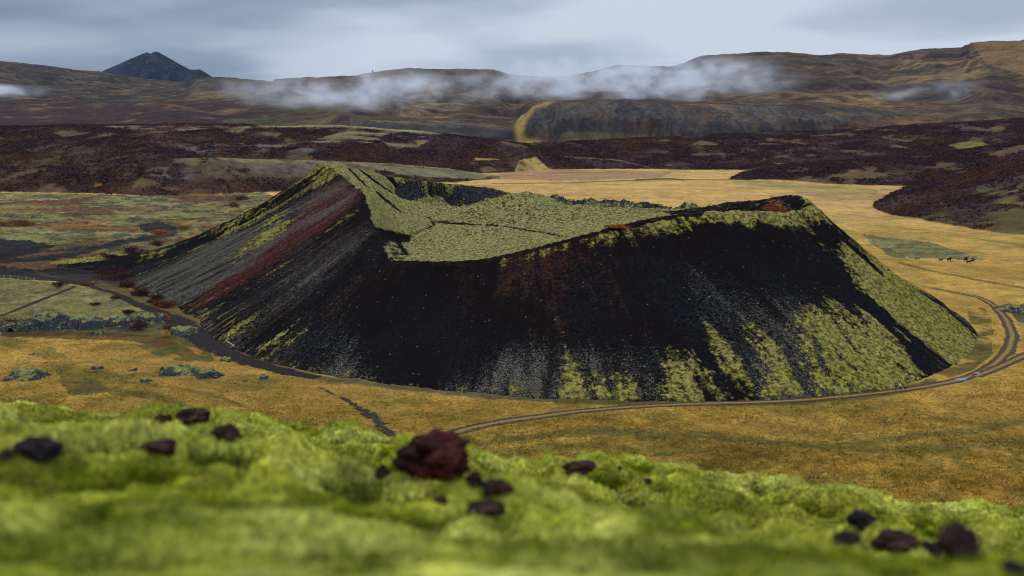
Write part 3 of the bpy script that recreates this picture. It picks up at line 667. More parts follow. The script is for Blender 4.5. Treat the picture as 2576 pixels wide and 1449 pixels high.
# ================================================================== TRACKS
def ribbon(name, key, wids, mat, dz=.06, n=None):
    P0 = TRW[key]; d = np.r_[0, np.cumsum(np.hypot(*np.diff(P0, axis=0).T))]
    n = int(d[-1]/.7); s = np.linspace(0, d[-1], n)
    x = np.interp(s, d, P0[:, 0]); y = np.interp(s, d, P0[:, 1])
    k = np.hanning(31); k /= k.sum()
    pad = lambda q: np.convolve(np.pad(q, 15, mode='reflect', reflect_type='odd'), k, 'valid')
    x = pad(x); y = pad(y)
    tx = np.gradient(x); ty = np.gradient(y); L = np.hypot(tx, ty); nx, ny = -ty/L, tx/L
    w = np.interp(s/d[-1], np.linspace(0, 1, len(wids)), wids)
    m = 11; q = np.linspace(-1, 1, m)
    wl = w*(1+.12*vn(s/4, s*0, 5)); X_ = x[:, None]+nx[:, None]*q*wl[:, None]*.5; Y_ = y[:, None]+ny[:, None]*q*wl[:, None]*.5
    Z_ = terrain(X_.ravel(), Y_.ravel()).reshape(X_.shape)+dz
    o = raw_mesh(name, np.stack([X_, Y_, Z_], -1).reshape(-1, 3), grid_faces(n, m), mat, uv={'Along': np.stack([np.repeat(q[None], n, 0), np.repeat(s[:, None], m, 1)/2], -1).reshape(-1, 2)})
    return tag(o, kind='structure')
def track_mat(name, dark, light, ruts, ragged=.35):
    t = NT(name); ob = t.obj(); al = t.attr('Along', 'Vector'); sx_ = t.n.new('ShaderNodeSeparateXYZ'); t.l(al, sx_.inputs[0]); u = sx_.outputs[0]
    n1 = t.noise(ob, 1.2, 6, .7); n2 = t.noise(ob, .25, 5, .6)
    au = t.math('ABSOLUTE', u)
    c = t.mix(t.ss(n1, .3, .75), dark, light)
    if ruts:
        d = t.math('ABSOLUTE', t.math('SUBTRACT', au, .5)); med = t.ss(t.math('ADD', d, t.math('MULTIPLY', n1, .35)), .36, .52)
        grass = t.mix(n1, (.12, .08, .02), (.34, .2, .055)); c = t.mix(t.math('MULTIPLY', med, .75), c, grass)
    t.base(c); t.bump(n1, .15, .6)
    edge = t.ss(t.math('ADD', au, t.math('MULTIPLY', t.math('ADD', n1, n2), ragged)), .75+ragged*.75, 1.0+ragged*.75)
    tr = t.n.new('ShaderNodeBsdfTransparent'); mx = t.n.new('ShaderNodeMixShader')
    t.l(edge, mx.inputs[0]); t.l(t.b.outputs[0], mx.inputs[1]); t.l(tr.outputs[0], mx.inputs[2]); t.l(mx.outputs[0], t.out.inputs[0])
    return t.m
m_gravel = track_mat('gravel_track', (.020, .014, .010), (.11, .075, .046), True, .7)
m_sand = track_mat('black_sand', (.006, .006, .007), (.034, .024, .021), False, 1.0)
m_patchy = track_mat('patchy_sand', (.012, .011, .011), (.06, .045, .03), False, 2.2)
m_foot = track_mat('trodden_earth', (.014, .011, .01), (.045, .03, .022), False, .5)
ribbon('track', 'main', [5, 5, 4.4, 4.2, 4.2, 4.4, 5, 5.4, 4.6, 4, 3], m_gravel)
ribbon('road', 'spur', [4, 4.5, 4.5], m_gravel, .075)
ribbon('path', 'sand', [3, 4.5, 3.5, 4, 6, 9, 13, 12, 10, 5], m_sand, .06)
ribbon('dirt_track', 'low', [.8, 2.5, 5, 6.5, 6], m_patchy, .09)
ribbon('footpath', 'foot', [2.2, 2.6, 2.8, 2.6], m_foot)
# puddles
def puddle(px_, py_, w, h):
    c = floor_at(px_, py_); z = terrain(c[0], c[1])[0]+.10
    n = 28; V_ = [(c[0], c[1], z)]; rr2 = [1+.22*mnoise.noise(Vector((math.cos(i/n*6.283)*1.5, math.sin(i/n*6.283)*1.5, px_))) for i in range(n)]
    ang = R(28)
    for i in range(n):
        a = i/n*2*math.pi; dx = math.cos(a)*w*rr2[i]; dy = math.sin(a)*h*rr2[i]
        V_.append((c[0]+dx*math.cos(ang)-dy*math.sin(ang), c[1]+dx*math.sin(ang)+dy*math.cos(ang), z))
    F_ = [(0, 1+i, 1+(i+1) % n) for i in range(n)]
    o = raw_mesh('puddle', V_, F_, m_water); tag(o, kind='structure')
t = NT('puddle_water'); t.base((.03, .035, .04)); t.b.inputs['Roughness'].default_value = .03; t.b.inputs['Specular IOR Level'].default_value = .9; t.b.inputs['IOR'].default_value = 1.6
t.bump(t.noise(t.obj(), 3, 2), .01, .3); m_water = t.m
puddle(2417, 954, 2.0, .9); puddle(2434, 959, 1.2, .5); puddle(2459, 938, 1.0, .6)

# ================================================================== FOREGROUND RIDGE
rid = [(-400,1000),(0,1019),(60,1022),(120,1032),(170,1048),(215,1060),(260,1068),(330,1074),(400,1068),(440,1058),(520,1048),(600,1058),(680,1074),(740,1088),(800,1094),(860,1092),(930,1098),(985,1108),(1060,1115),(1160,1128),(1200,1146),(1260,1158),(1340,1164),(1420,1162),(1470,1154),(1520,1160),(1600,1172),(1680,1182),(1760,1192),(1840,1204),(1900,1216),(1960,1222),(2020,1228),(2080,1246),(2130,1262),(2190,1264),(2240,1270),(2300,1286),(2380,1300),(2460,1308),(2576,1314),(3000,1340)]
k1 = [(-400,1160),(0,1190),(150,1188),(300,1165),(420,1172),(600,1195),(800,1215),(950,1250),(1100,1285),(1250,1318),(1400,1318),(1600,1300),(1800,1310),(2000,1375),(2200,1425),(2400,1440),(2576,1435),(3000,1440)]
def kn(A, pts, Yk):
    a = np.array([(p[0]-1288)/F for p in pts]); z = np.array([at(p[0], p[1], 1.)[2]-H for p in pts])
    return np.interp(A, a, z)*Yk
def fore_z(X, Y):
    A = X/np.maximum(Y, .35); A = np.clip(A, -.75, .75)
    Yr = np.interp(A, [-.6, -.5, 0, .5, .6], [3.7, 3.6, 3.15, 2.8, 2.8])
    z0 = -.335; z1 = kn(A, k1, 1.45); zr = kn(A, rid, Yr)
    zv = z1+(zr-z1)*(2.05-1.45)/(Yr-1.45)-.045
    z = np.where(Y < .7, z0+(.7-Y)*.22, np.where(Y < 1.45, z0+(z1-z0)*(Y-.7)/.75, np.where(Y < 2.05, z1+(zv-z1)*(Y-1.45)/.6, zv+(zr-zv)*(Y-2.05)/(Yr-2.05))))
    d = np.maximum(Y-Yr, 0); m0 = -.34
    drop = np.where(d < 1.2, m0*d-.17*d*d, m0*1.2-.245-(d-1.2)*.74)
    z = np.where(Y > Yr, zr+drop, z)
    return z
fxs = np.arange(-2.9, 2.9, .0125); fe = 2.9+np.cumsum(.02*1.13**np.arange(48)); fxs = np.r_[-fe[::-1], fxs, fe]
fys = np.arange(.25, 4.6, .0125); fye = 4.6+np.cumsum(.02*1.12**np.arange(56)); fys = np.r_[-2.5, -1, -.2, fys, fye]; fys = fys[fys < 102]
FX, FY = np.meshgrid(fxs, fys)
FZ = fore_z(FX, FY)
FZ = blur(FZ, 10)
Ar = FX/np.maximum(FY, .35); Yr_ = np.interp(Ar, [-.5, 0, .5], [3.6, 3.15, 2.8])
fadeR = .35+.65*np.clip(np.abs(FY-Yr_)/.5, 0, 1)
bil = lambda sc, sd: 1-2*np.abs(vn(FX/sc+.3*FY/sc, FY/sc-.3*FX/sc, sd))
lump = (bil(.25, 139)*.048*fadeR+bil(.12, 140)*.026+fbm(FX, FY, .38, 3, 131)*.085*fadeR*sst(.8, 1.5, FY)+fbm(FX, FY, .13, 3, 132)*.035)*sst(.7, 1.7, FY)+(.5-np.abs(vn(FX/.055, FY/.055, 133)))*.020+fbm(FX, FY, .025, 2, 134)*.006
farf = sst(6, 20, FY)
FZ = FZ-.028*sst(.8, 1.6, FY)+lump*(1-farf)+fbm(FX, FY, 6, 4, 135)*1.2*farf
FZ = np.maximum(FZ+H, -3)
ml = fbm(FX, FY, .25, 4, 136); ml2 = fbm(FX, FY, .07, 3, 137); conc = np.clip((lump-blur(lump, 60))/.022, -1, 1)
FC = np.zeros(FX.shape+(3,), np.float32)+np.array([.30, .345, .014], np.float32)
FC = lerp(FC, sst(-.2, .35, ml)*.75, (.55, .56, .13)); FC = lerp(FC, sst(.0, .35, -ml)*.75, (.10, .12, .002)); FC = lerp(FC, sst(.1, .5, ml2)*.5, (.48, .53, .02)); FC = lerp(FC, sst(-.1, .5, -conc)*.85, (.045, .052, .002)); FC = lerp(FC, sst(.0, .7, conc)*.3, (.72, .67, .12))  # hollows darkened and crests lightened: lump shading painted into the moss colour
FC = lerp(FC, sst(-.15, .3, fbm(FX, FY, .16, 3, 144))*.7*(1-.5*sst(1.2, 2., FY)), (.09, .115, .003)); FC = lerp(FC, sst(.3, .6, fbm(FX, FY, .12, 3, 138))*.4, (.13, .10, .02))  # dark patches, stronger near the eye, paint shade into the moss
t = NT('cushion_moss'); ob = t.obj(); n1 = t.noise(ob, 60, 5, .7); n2 = t.noise(ob, 14, 5, .6); c = t.attr('Col')
c = t.mix(1., c, t.mix(t.ss(n1, .3, .7), (.5, .52, .5), (1.35, 1.3, 1.3)), 'MULTIPLY'); c = t.mix(1., c, t.mix(t.ss(n2, .3, .7), (.6, .63, .6), (1.3, 1.28, 1.3)), 'MULTIPLY')
t.base(c); t.bump(n1, .02, .9)
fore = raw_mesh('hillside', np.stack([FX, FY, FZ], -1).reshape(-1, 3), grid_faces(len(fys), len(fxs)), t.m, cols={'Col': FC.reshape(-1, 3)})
tag(fore, kind='structure')
def fz(x, y):
    j = np.clip(np.searchsorted(fxs, x)-1, 0, len(fxs)-2); i = np.clip(np.searchsorted(fys, y)-1, 0, len(fys)-2)
    tx = (x-fxs[j])/(fxs[j+1]-fxs[j]); ty = (y-fys[i])/(fys[i+1]-fys[i])
    return (FZ[i, j]*(1-tx)+FZ[i, j+1]*tx)*(1-ty)+(FZ[i+1, j]*(1-tx)+FZ[i+1, j+1]*tx)*ty
def fhit(px_, py_):
    ys = np.linspace(.6, 4.4, 1500); u = (px_-1288.0)/F; v = (724.5-py_)/F; tt = ys/(cp+v*sp); xs = u*tt; zs = H+tt*(-sp+v*cp)
    g = fz(xs, ys); ok = g >= zs; k = np.argmax(ok) if ok.any() else int(np.argmin(zs-g)); return xs[k], ys[k], g[k]
# moss shoots standing on the cushions
def shoots(n, y0, y1, L0, L1, w0):
    Y = rs.uniform(y0, y1, n*2); X = rs.uniform(-.60, .60, n*2)*Y
    Yr = np.interp(X/Y, [-.5, 0, .5], [3.6, 3.15, 2.8]); k = Y < Yr+.35; X = X[k][:n]; Y = Y[k][:n]; n = len(X)
    Z = fz(X, Y); L = rs.uniform(L0, L1, n); th = rs.uniform(0, 6.283, n); lean = rs.uniform(.1, .8, n); a2 = rs.uniform(0, 6.283, n)
    b = np.stack([X, Y, Z-.003], -1); dx = np.stack([np.cos(a2)*w0, np.sin(a2)*w0, np.zeros(n)], -1)
    tip = b+np.stack([np.cos(th)*lean*L, np.sin(th)*lean*L, L*np.sqrt(1-np.minimum(lean, .9)**2)], -1)
    V_ = np.stack([b-dx, b+dx, tip], 1).reshape(-1, 3); F_ = np.arange(n*3).reshape(-1, 3)
    j = np.clip(np.searchsorted(fxs, X)-1, 0, len(fxs)-1); i = np.clip(np.searchsorted(fys, Y)-1, 0, len(fys)-1)
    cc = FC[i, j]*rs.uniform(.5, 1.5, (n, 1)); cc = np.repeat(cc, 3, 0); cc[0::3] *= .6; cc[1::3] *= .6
    return V_, F_, cc
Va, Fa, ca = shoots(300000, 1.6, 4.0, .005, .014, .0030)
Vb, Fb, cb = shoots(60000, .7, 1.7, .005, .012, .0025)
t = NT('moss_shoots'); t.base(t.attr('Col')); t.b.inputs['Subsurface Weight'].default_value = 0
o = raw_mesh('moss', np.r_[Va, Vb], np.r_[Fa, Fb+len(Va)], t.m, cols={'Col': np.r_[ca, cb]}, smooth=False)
tag(o, 'soft yellow green moss shoots covering the blurred ridge in the foreground', 'moss', kind='stuff')

# ---- scoria stones on the ridge
def scoria_mat(name, ca_, cb_, cc_):
    t = NT(name); ob = t.obj(); n1 = t.noise(ob, 22, 6, .7); n2 = t.noise(ob, 7, 4, .6)
    c = t.mix(t.ss(n2, .4, .6), ca_, cb_); c = t.mix(t.ss(n1, .55, .75), c, cc_)
    t.base(c); t.bump(t.math('SUBTRACT', n1, t.math('MULTIPLY', t.ss(t.vor(ob, 45), .35, .1), .5)), .012, 1.); return t.m
m_red = scoria_mat('red_scoria', (.016, .007, .008), (.085, .022, .015), (.075, .050, .06))
m_brn = scoria_mat('brown_scoria', (.020, .012, .012), (.07, .032, .028), (.075, .05, .05))
m_blk = scoria_mat('dark_scoria', (.010, .009, .011), (.03, .022, .026), (.06, .055, .065))
def stone(px_, py_, w, h, mat, label, seed, rugged=.28, tilt=0., sub=5, sink=.2):
    x, y, z = fhit(px_, py_)
    W = w*1.1/F*y; Hh = h*1.15/F*y
    bm = bmesh.new(); bmesh.ops.create_icosphere(bm, subdivisions=sub, radius=1)
    for v in bm.verts:
        d = v.co.normalized(); o_ = Vector((seed*3.1, seed*1.7, seed*.9))
        k = 1+rugged*1.5*mnoise.noise(d*1.1+o_)+rugged*.9*(mnoise.noise(d*2.6+o_))-rugged*.55*abs(mnoise.noise(d*5+o_))+rugged*.30*mnoise.noise(d*11+o_)
        # broken facets
        q = mnoise.cell(d*1.6+o_)
        k *= 1+.07*(q-.5)
        v.co = d*k
    mn = [min(v.co[i] for v in bm.verts) for i in range(3)]; mx = [max(v.co[i] for v in bm.verts) for i in range(3)]
    for v in bm.verts:
        u = [(v.co[i]-mn[i])/(mx[i]-mn[i])-.5 for i in range(3)]
        v.co = Vector((u[0]*W, u[1]*W*.8, (u[2]+.5-sink)*Hh*1.18))
    me = bpy.data.meshes.new('lava_stone'); bm.to_mesh(me); bm.free(); me.polygons.foreach_set('use_smooth', [True]*len(me.polygons)); me.materials.append(mat)
    o = bpy.data.objects.new('lava_stone', me); COL.objects.link(o); o.location = (x, y+W*.3, z-.004); o.rotation_euler = (0, R(tilt), 0)
    tag(o, label, 'stone', 'lava stones lying on the mossy foreground ridge'); return o
stone(1078, 1214, 198, 112, m_red, 'largest red and maroon lava stone on the mossy foreground ridge', 1, .36, 4)
stone(405, 1069, 42, 26, m_brn, 'small round brown lava stone left of the knobbly one on the ridge crest', 2)
stone(478, 1076, 92, 44, m_brn, 'knobbly brown lava stone on the ridge crest against the golden meadow', 3, .36)
stone(560, 1113, 78, 44, m_brn, 'blocky dark brown lava stone just below the ridge crest, right of the knobbly one', 4, .25, 6)
stone(385, 1143, 96, 36, m_brn, 'low pointed purplish lava stone half hidden behind blurred moss', 5, .3)
stone(78, 1162, 120, 58, m_blk, 'blurred dark grey lava stone near the left edge of the photo', 6, .25)
stone(8, 1163, 48, 34, m_brn, 'brown lava stone cut by the left edge of the photo', 7)
stone(962, 1205, 42, 40, m_brn, 'small shadowed lava stone at the left foot of the largest red stone', 8)
stone(1193, 1232, 48, 46, m_brn, 'small upright lava stone right of the largest red one', 9)
stone(1250, 1250, 92, 46, m_brn, 'brown saddle shaped lava stone touching the small upright stone', 10, .3, -5)
stone(1222, 1302, 100, 38, m_brn, 'flat mauve brown lava stone below the saddle shaped one', 11, .25)
stone(1106, 1268, 42, 22, m_brn, 'tiny brown lava stone sunk in moss below the largest red stone', 12)
stone(1460, 1194, 88, 32, m_brn, 'long low lava stone on the ridge crest, centre right', 13, .34, -4)
stone(1625, 1216, 32, 14, m_brn, 'tiny brown lava stone in the moss right of the long low one', 14)
stone(1556, 1180, 24, 9, m_blk, 'very small grey stone on the crest right of the long low stone', 15)
stone(2172, 1334, 84, 42, m_blk, 'slanting dark lava stone in the moss, lower right', 16, .25, 20)
stone(2138, 1372, 74, 34, m_blk, 'grey lava stone below the slanting dark stone', 17, .25)
stone(2262, 1392, 120, 50, m_brn, 'rounded mauve lava stone left of the big one in the lower right', 18, .2)
stone(2345, 1398, 60, 36, m_blk, 'black lava stone wedged between two mauve ones in the lower right', 19)
stone(2428, 1408, 135, 92, m_brn, 'big two lobed maroon lava stone in the lower right corner', 20, .3)
stone(2565, 1440, 80, 34, m_blk, 'dark lava stone cut by the right edge', 21)

# ================================================================== LAVA OUTCROPS
t = NT('lichen_lava'); ob = t.obj(); n1 = t.noise(ob, 1.6, 7, .7); n2 = t.noise(ob, .5, 5, .6); n3 = t.noise(ob, 3.5, 3, .6)
c = t.mix(t.ss(n1, .35, .7), (.016, .018, .02), (.085, .09, .09)); c = t.mix(t.ss(n3, .62, .72), c, (.34, .36, .37))
nz = t.n.new('ShaderNodeSeparateXYZ'); t.l(t.n.new('ShaderNodeNewGeometry').outputs['Normal'], nz.inputs[0])
c = t.mix(t.math('MULTIPLY', t.ss(nz.outputs[2], .45, .85), t.ss(n2, .42, .55)), c, (.19, .19, .045)); t.base(c); t.bump(n1, .4, 1.); m_lava = t.m
def outcrop(px_, py_, w, d, h, label, seed):
    p = hit(px_, py_, 130, 900); n = 90
    W = w/F*p.y; D_ = d
    xs = np.linspace(-.5, .5, int(n*1.3)); ys = np.linspace(-.5, .5, n); X, Y = np.meshgrid(xs, ys)
    e = 1-sst(.55, 1., np.hypot(X, Y)*2+fbm(X*5+seed, Y*5, 1, 3, seed)*.4)
    wx_ = X*W+p.x; wy_ = Y*D_+p.y+D_*.3
    Z = e*h*(.35+.65*ridged(wx_+seed*9, wy_, max(1.5, h*2.2), 4, seed))+terrain(wx_.ravel(), wy_.ravel()).reshape(X.shape)-.35
    o = raw_mesh('lava_outcrop', np.stack([wx_-p.x, wy_-p.y, Z-p.z], -1).reshape(-1, 3), grid_faces(n, len(xs)), m_lava); o.location = p
    tag(o, label, 'rock outcrop', 'grey lava outcrops in and beside the meadow'); return o
outcrop(440, 946, 130, 9, 3.4, 'largest knobbly grey lava outcrop in the meadow, left of the black track', 1)
outcrop(520, 952, 90, 7, 2.4, 'pale lichened lava rocks at the right end of the largest meadow outcrop', 2)
outcrop(362, 962, 44, 3.5, 1.3, 'small dark lava knob below the left end of the largest meadow outcrop', 3)
outcrop(242, 930, 38, 3.5, 1.3, 'small mossy lava knob alone in the grass left of the largest outcrop', 4)
outcrop(328, 934, 36, 3, 1.2, 'small dark lava knob between the lone mossy one and the largest outcrop', 5)
outcrop(660, 955, 34, 3.5, 1.5, 'dark lava rock beside the black track below its wide bend', 6)
outcrop(612, 960, 30, 2.5, .8, 'low lichened lava rock just left of the dark one by the track', 7)
outcrop(50, 955, 130, 10, 2.4, 'mossy lava ledge at the left edge above the foreground ridge', 8)
outcrop(562, 909, 40, 5, 1.3, 'mossy boulder at the near edge of the black sand', 9)
outcrop(232, 842, 60, 5, 1.6, 'pale mossy lava slab at the top edge of the golden meadow', 10)
outcrop(76, 893, 22, 2, .9, 'single dark stone in the golden meadow at far left', 11)
for i, (x_, w_, h_, y_, lb) in enumerate([(40,120,4.2,832,'shrub topped left end of the lava wall beyond the meadow'),(120,110,5.2,828,'tall knobbly part of the lava wall right of its left end'),(205,120,4.6,826,'dark middle part of the lava wall under the mossy plateau'),(290,120,4.8,822,'part of the lava wall with a small cave like gap'),(365,100,4.2,815,'right part of the lava wall beside the dark red shrub'),(450,90,3.,842,'mossy lava blocks below the orange shrubs beside the black track')]):
    outcrop(x_, y_, w_, 11, h_, lb, 20+i)
outcrop(2560, 785, 90, 12, 2.6, 'dark mossy lava mound at the right edge beyond the bend of the track', 30)

# ================================================================== SHRUBS AND TREES
def leafball(n, rx, ry, rz, size, seed, twiggy=.0):
    r = np.random.RandomState(seed); d = r.normal(size=(n, 3)); d /= np.linalg.norm(d, axis=1)[:, None]; d[:, 2] = np.abs(d[:, 2])
    lob = np.array([1+.35*mnoise.noise(Vector(q*2.2)+Vector((seed, 0, 0))) for q in d])
    rad = r.uniform(.25, 1., n)**.5*lob
    c = d*rad[:, None]*np.array([rx, ry, rz]); nrm = r.normal(size=(n, 3)); nrm /= np.linalg.norm(nrm, axis=1)[:, None]
    a = np.cross(nrm, [0, 0, 1.]); a /= np.linalg.norm(a, axis=1)[:, None]+1e-6; b = np.cross(nrm, a); s = size*r.uniform(.6, 1.4, n)[:, None]
    V_ = np.stack([c-a*s, c-b*s*.7, c+a*s, c+b*s*.7], 1).reshape(-1, 3)
    k_ = np.repeat(r.randint(0, 5, n), 4); off = r.uniform(-.55, .55, (5, 3))*np.array([rx, ry, 0]); sc_ = r.uniform(.45, .95, 5)
    V_ = V_*sc_[k_][:, None]+off[k_]
    V_[:, 2] = np.maximum(V_[:, 2], -.1)
    return V_, np.arange(4*n).reshape(-1, 4), np.repeat(r.uniform(.55, 1.5, n), 4)
def leaf_mat(name, c):
    t = NT(name); a = t.attr('Var', 'Fac'); n = t.noise(t.obj(), .8, 3)
    cc = t.mix(t.ss(a, .5, 1.5), tuple(q*.55 for q in c), tuple(q*1.5 for q in c)); t.base(t.mix(t.ss(n, .35, .65), cc, tuple((c[0]*.8, c[1]*.55, c[2]*.8)))); return t.m
LM = dict(red=leaf_mat('leaves_wine', (.062, .024, .019)), org=leaf_mat('leaves_orange', (.30, .115, .022)), yel=leaf_mat('leaves_yellow', (.55, .32, .02)), brn=leaf_mat('leaves_brown', (.14, .055, .018)), dred=leaf_mat('twigs_purple', (.05, .02, .02)), scarlet=leaf_mat('leaves_scarlet', (.26, .045, .02)))
m_bark = plain('bark', (.10, .085, .07), .9, .4, 6)
def shrub(px_, py_, w, h, col, label, group='autumn shrubs around the foot of the crater', name='shrub', seed=[100], stems=True, cat='shrub', y0=130):
    seed[0] += 1; p = hit(px_, py_, y0); W = w/F*p.y*.6; Hh = max(h/F*p.y*1.2, .8)
    root = bpy.data.objects.new(name, None); COL.objects.link(root); root.location = p; tag(root, label, cat, group)
    n = int(min(2200, max(500, 260*W)))
    V_, F_, vr_ = leafball(n, W, W*.6, Hh, max(.12, min(.3, W*.09)), seed[0])
    V_[:, 2] += .25
    o = raw_mesh('foliage', V_, F_, LM[col], root, smooth=False, cols={'Var': np.repeat(vr_[:, None], 3, 1)})
    if stems:
        Vs, Fs = [], []
        for k in range(7):
            a = rnd.uniform(0, 6.28); top = Vector((math.cos(a)*W*rnd.uniform(.2, .7), math.sin(a)*W*.4, Hh*rnd.uniform(.5, .85))); b0 = Vector((math.cos(a)*W*.1, 0, -.3))
            q = Vector((-math.sin(a), math.cos(a), 0)); r0, r1 = .07, .025; i0 = len(Vs)
            for (c0, r_) in ((b0, r0), ((b0+top)/2+Vector((0, 0, .1)), (r0+r1)/2), (top, r1)):
                for m_ in range(5):
                    an = m_/5*6.283; Vs.append(c0+Vector((math.cos(an)*r_, math.sin(an)*r_, 0)))
            for s_ in range(2):
                for m_ in range(5): Fs.append((i0+s_*5+m_, i0+s_*5+(m_+1) % 5, i0+s_*5+5+(m_+1) % 5, i0+s_*5+5+m_))
        raw_mesh('stem' if name == 'shrub' else 'trunk', [tuple(v) for v in Vs], Fs, m_bark, root)
    return root
S = shrub
S(290,702,92,30,'red','largest wine red shrub at the left foot of the crater')
S(320,724,42,17,'red','wine red shrub just below the largest one'); S(353,744,46,19,'red','rounded dark red shrub on the edge of the grey cinder')
S(400,755,42,14,'red','low red shrub left of the moss patch on the crater foot'); S(414,772,46,16,'brn','rusty orange shrub lowest in the row along the crater foot')
S(372,762,30,10,'red','small red shrub between the rounded one and the rusty lowest one')
S(207,719,22,9,'brn','small orange brown bush beside the path left of the two walkers'); S(150,718,32,9,'red','low dark red bush at the edge of the black sand')
S(335,637,50,18,'red','long wine red shrub on the mossy apron'); S(395,618,44,16,'red','red shrub highest on the mossy apron'); S(262,644,26,12,'brn','rusty brown shrub on the apron, leftmost there'); S(284,649,34,8,'red','flat red shrub beside the rusty one on the apron')
S(35,826,56,26,'brn','brown orange shrub on the left end of the lava wall'); S(347,830,38,26,'red','dark red shrub against the right part of the lava wall')
S(388,800,46,13,'org','orange shrub strip above the lava wall by the track'); S(412,808,34,14,'org','bright orange bush beside the track bend'); S(420,832,38,22,'brn','peach brown shrub above the yellow bush')
S(418,848,24,18,'yel','bright yellow bush between the meadow and the black track'); S(317,789,38,10,'red','low red heather on the plateau edge'); S(240,768,26,6,'red','tiny red heather clump in the middle of the mossy plateau'); S(290,752,26,6,'red','small red heather clump near the path on the plateau')
S(60,566,64,15,'brn','big rusty shrub in the lava field at the far left'); S(8,566,34,12,'org','orange shrub at the left edge in the lava field'); S(393,588,54,10,'org','orange shrub strip behind the apron'); S(463,577,30,13,'org','orange shrub on the skyline of the apron'); S(547,812,26,10,'red','lone red bush on the moss patch at the crater foot')
S(602,505,32,17,'red','dark red shrub on the left outline of the crater'); S(583,520,32,13,'brn','rusty shrub on the left outline of the crater, lower')
g2 = 'orange shrubs in the notch behind the right rim'
def S2(px_, Y, z, w, h, col, label):
    o = shrub(px_, 560, w, h, col, label, g2); x = at(px_, 530, Y)[0]; o.location = (x, Y, z)
for a in ((1945,314,528,56,30,'org','tallest orange shrub in the notch under the right peak'),(1900,317,533,60,16,'brn','brown shrub left of the tallest orange one in the notch'),(1850,322,534,60,14,'org','low orange shrub in the middle of the notch'),(1808,328,535,50,22,'red','red brown shrub at the left end of the notch'),(1978,311,530,40,16,'brn','brown shrub right of the tallest orange one in the notch')):
    zz = at(a[0], a[2]+4, a[1])[2]; zz = min(zz, 99)
    S2(a[0], a[1], terrain(at(a[0], a[2], a[1])[0], a[1])[0]-.2, a[3], a[4]*1.7, a[5], a[6])
S(1550,574,50,7,'org','low orange heather strip on the far side of the front rim')
g3 = 'lone coloured birches standing in the dark heath'
for x_, y_, w_, h_, c_, lb in [(553,386,24,20,'org','round orange birch, the largest in the left heath'),(600,325,9,7,'yel','tiny yellow birch on the crest of the left heath'),(608,349,9,7,'org','small orange birch below the yellow one on the left heath'),(388,382,9,9,'brn','small brown orange birch left of the largest one'),(275,424,9,14,'brn','slender rusty birch above the low lava ridge at left'),(298,453,8,13,'org','slender orange birch at the foot of the low ridge'),(44,463,12,14,'org','orange birch near the left edge at the foot of the heath'),(90,465,18,12,'brn','broad rusty birch beside the orange one near the left edge'),(248,470,18,9,'yel','yellow birch at the edge of the lava field'),(1043,363,11,9,'org','orange birch on the slope right of centre left heath'),(1924,404,7,7,'yel','bright yellow birch in the right heath'),(2100,325,11,9,'scarlet','scarlet birch below the far cliffs'),(2149,323,13,9,'scarlet','wider scarlet birch right of the other one below the far cliffs'),(515,470,10,8,'org','orange birch near the left flank of the crater')]:
    S(x_, y_, w_, h_, c_, lb, g3, 'birch_tree', cat='tree', y0=600)

# ---- purple birch scrub on the heath: uncountable
def scrub(n):
    ids = np.argwhere(np.isin(GC, [1, 2, 3, 4]) & (np.abs(AA) < .56) & (YY < 1680) & (GP < np.where(np.isin(GC, [3, 4]), 3., 1.08)) & (GP > .02))
    dark = G[ids[:, 0], ids[:, 1]].sum(1); w = np.clip((.15-dark)/.07, 0, 1)*YY[ids[:, 0], ids[:, 1]]**.5*np.where(GC[ids[:, 0], ids[:, 1]] == 1, .8, 1)*(.25+sst(-.3, .2, fbm(XX[ids[:, 0], ids[:, 1]], YY[ids[:, 0], ids[:, 1]], 28, 3, 142)))
    k = rs.choice(len(ids), n, p=w/w.sum()); ii = ids[k]
    X = XX[ii[:, 0], ii[:, 1]]+rs.uniform(-.8, .8, n); Y = YY[ii[:, 0], ii[:, 1]]+rs.uniform(-.8, .8, n)
    Z = sample_ground(X, Y); kk = 7
    s = rs.uniform(.5, 1.15, n)*np.where(Y < 900, .75, 1.)
    c = np.repeat(np.stack([X, Y, Z], -1), kk, 0)+rs.normal(size=(n*kk, 3))*np.repeat(s, kk)[:, None]*np.array([.9, .7, .35])+np.array([0, 0, .8])*np.repeat(s, kk)[:, None]
    m = n*kk; nr = rs.normal(size=(m, 3)); nr[:, 2] = np.abs(nr[:, 2]); nr /= np.linalg.norm(nr, axis=1)[:, None]
    a = np.cross(nr, [1., 0, 0]); a /= np.linalg.norm(a, axis=1)[:, None]; b = np.cross(nr, a); q = np.repeat(s, kk)[:, None]*rs.uniform(.35, .8, (m, 1))
    V_ = np.stack([c-a*q, c+b*q, c+a*q, c-b*q], 1).reshape(-1, 3)
    tint = fbm(X, Y, 45, 4, 141); col = np.repeat(np.array([[.044, .021, .025]]), n, 0); col = lerp(col, sst(.0, .35, tint)*.8, (.085, .036, .015)); col = lerp(col, (rs.rand(n) < .05)*.7, (.14, .06, .015))
    col = col*rs.uniform(.5, 1.7, (n, 1)); col = np.repeat(col, kk*4, 0)
    return V_, np.arange(m*4).reshape(-1, 4), col
Vh, Fh, ch = scrub(110000)
t = NT('bare_birch_twigs'); t.base(t.attr('Col')); o = raw_mesh('birch_scrub', Vh, Fh, t.m, cols={'Col': ch}, smooth=False)
tag(o, 'dense purple brown leafless birch scrub on the heath slopes', 'scrub', kind='stuff')

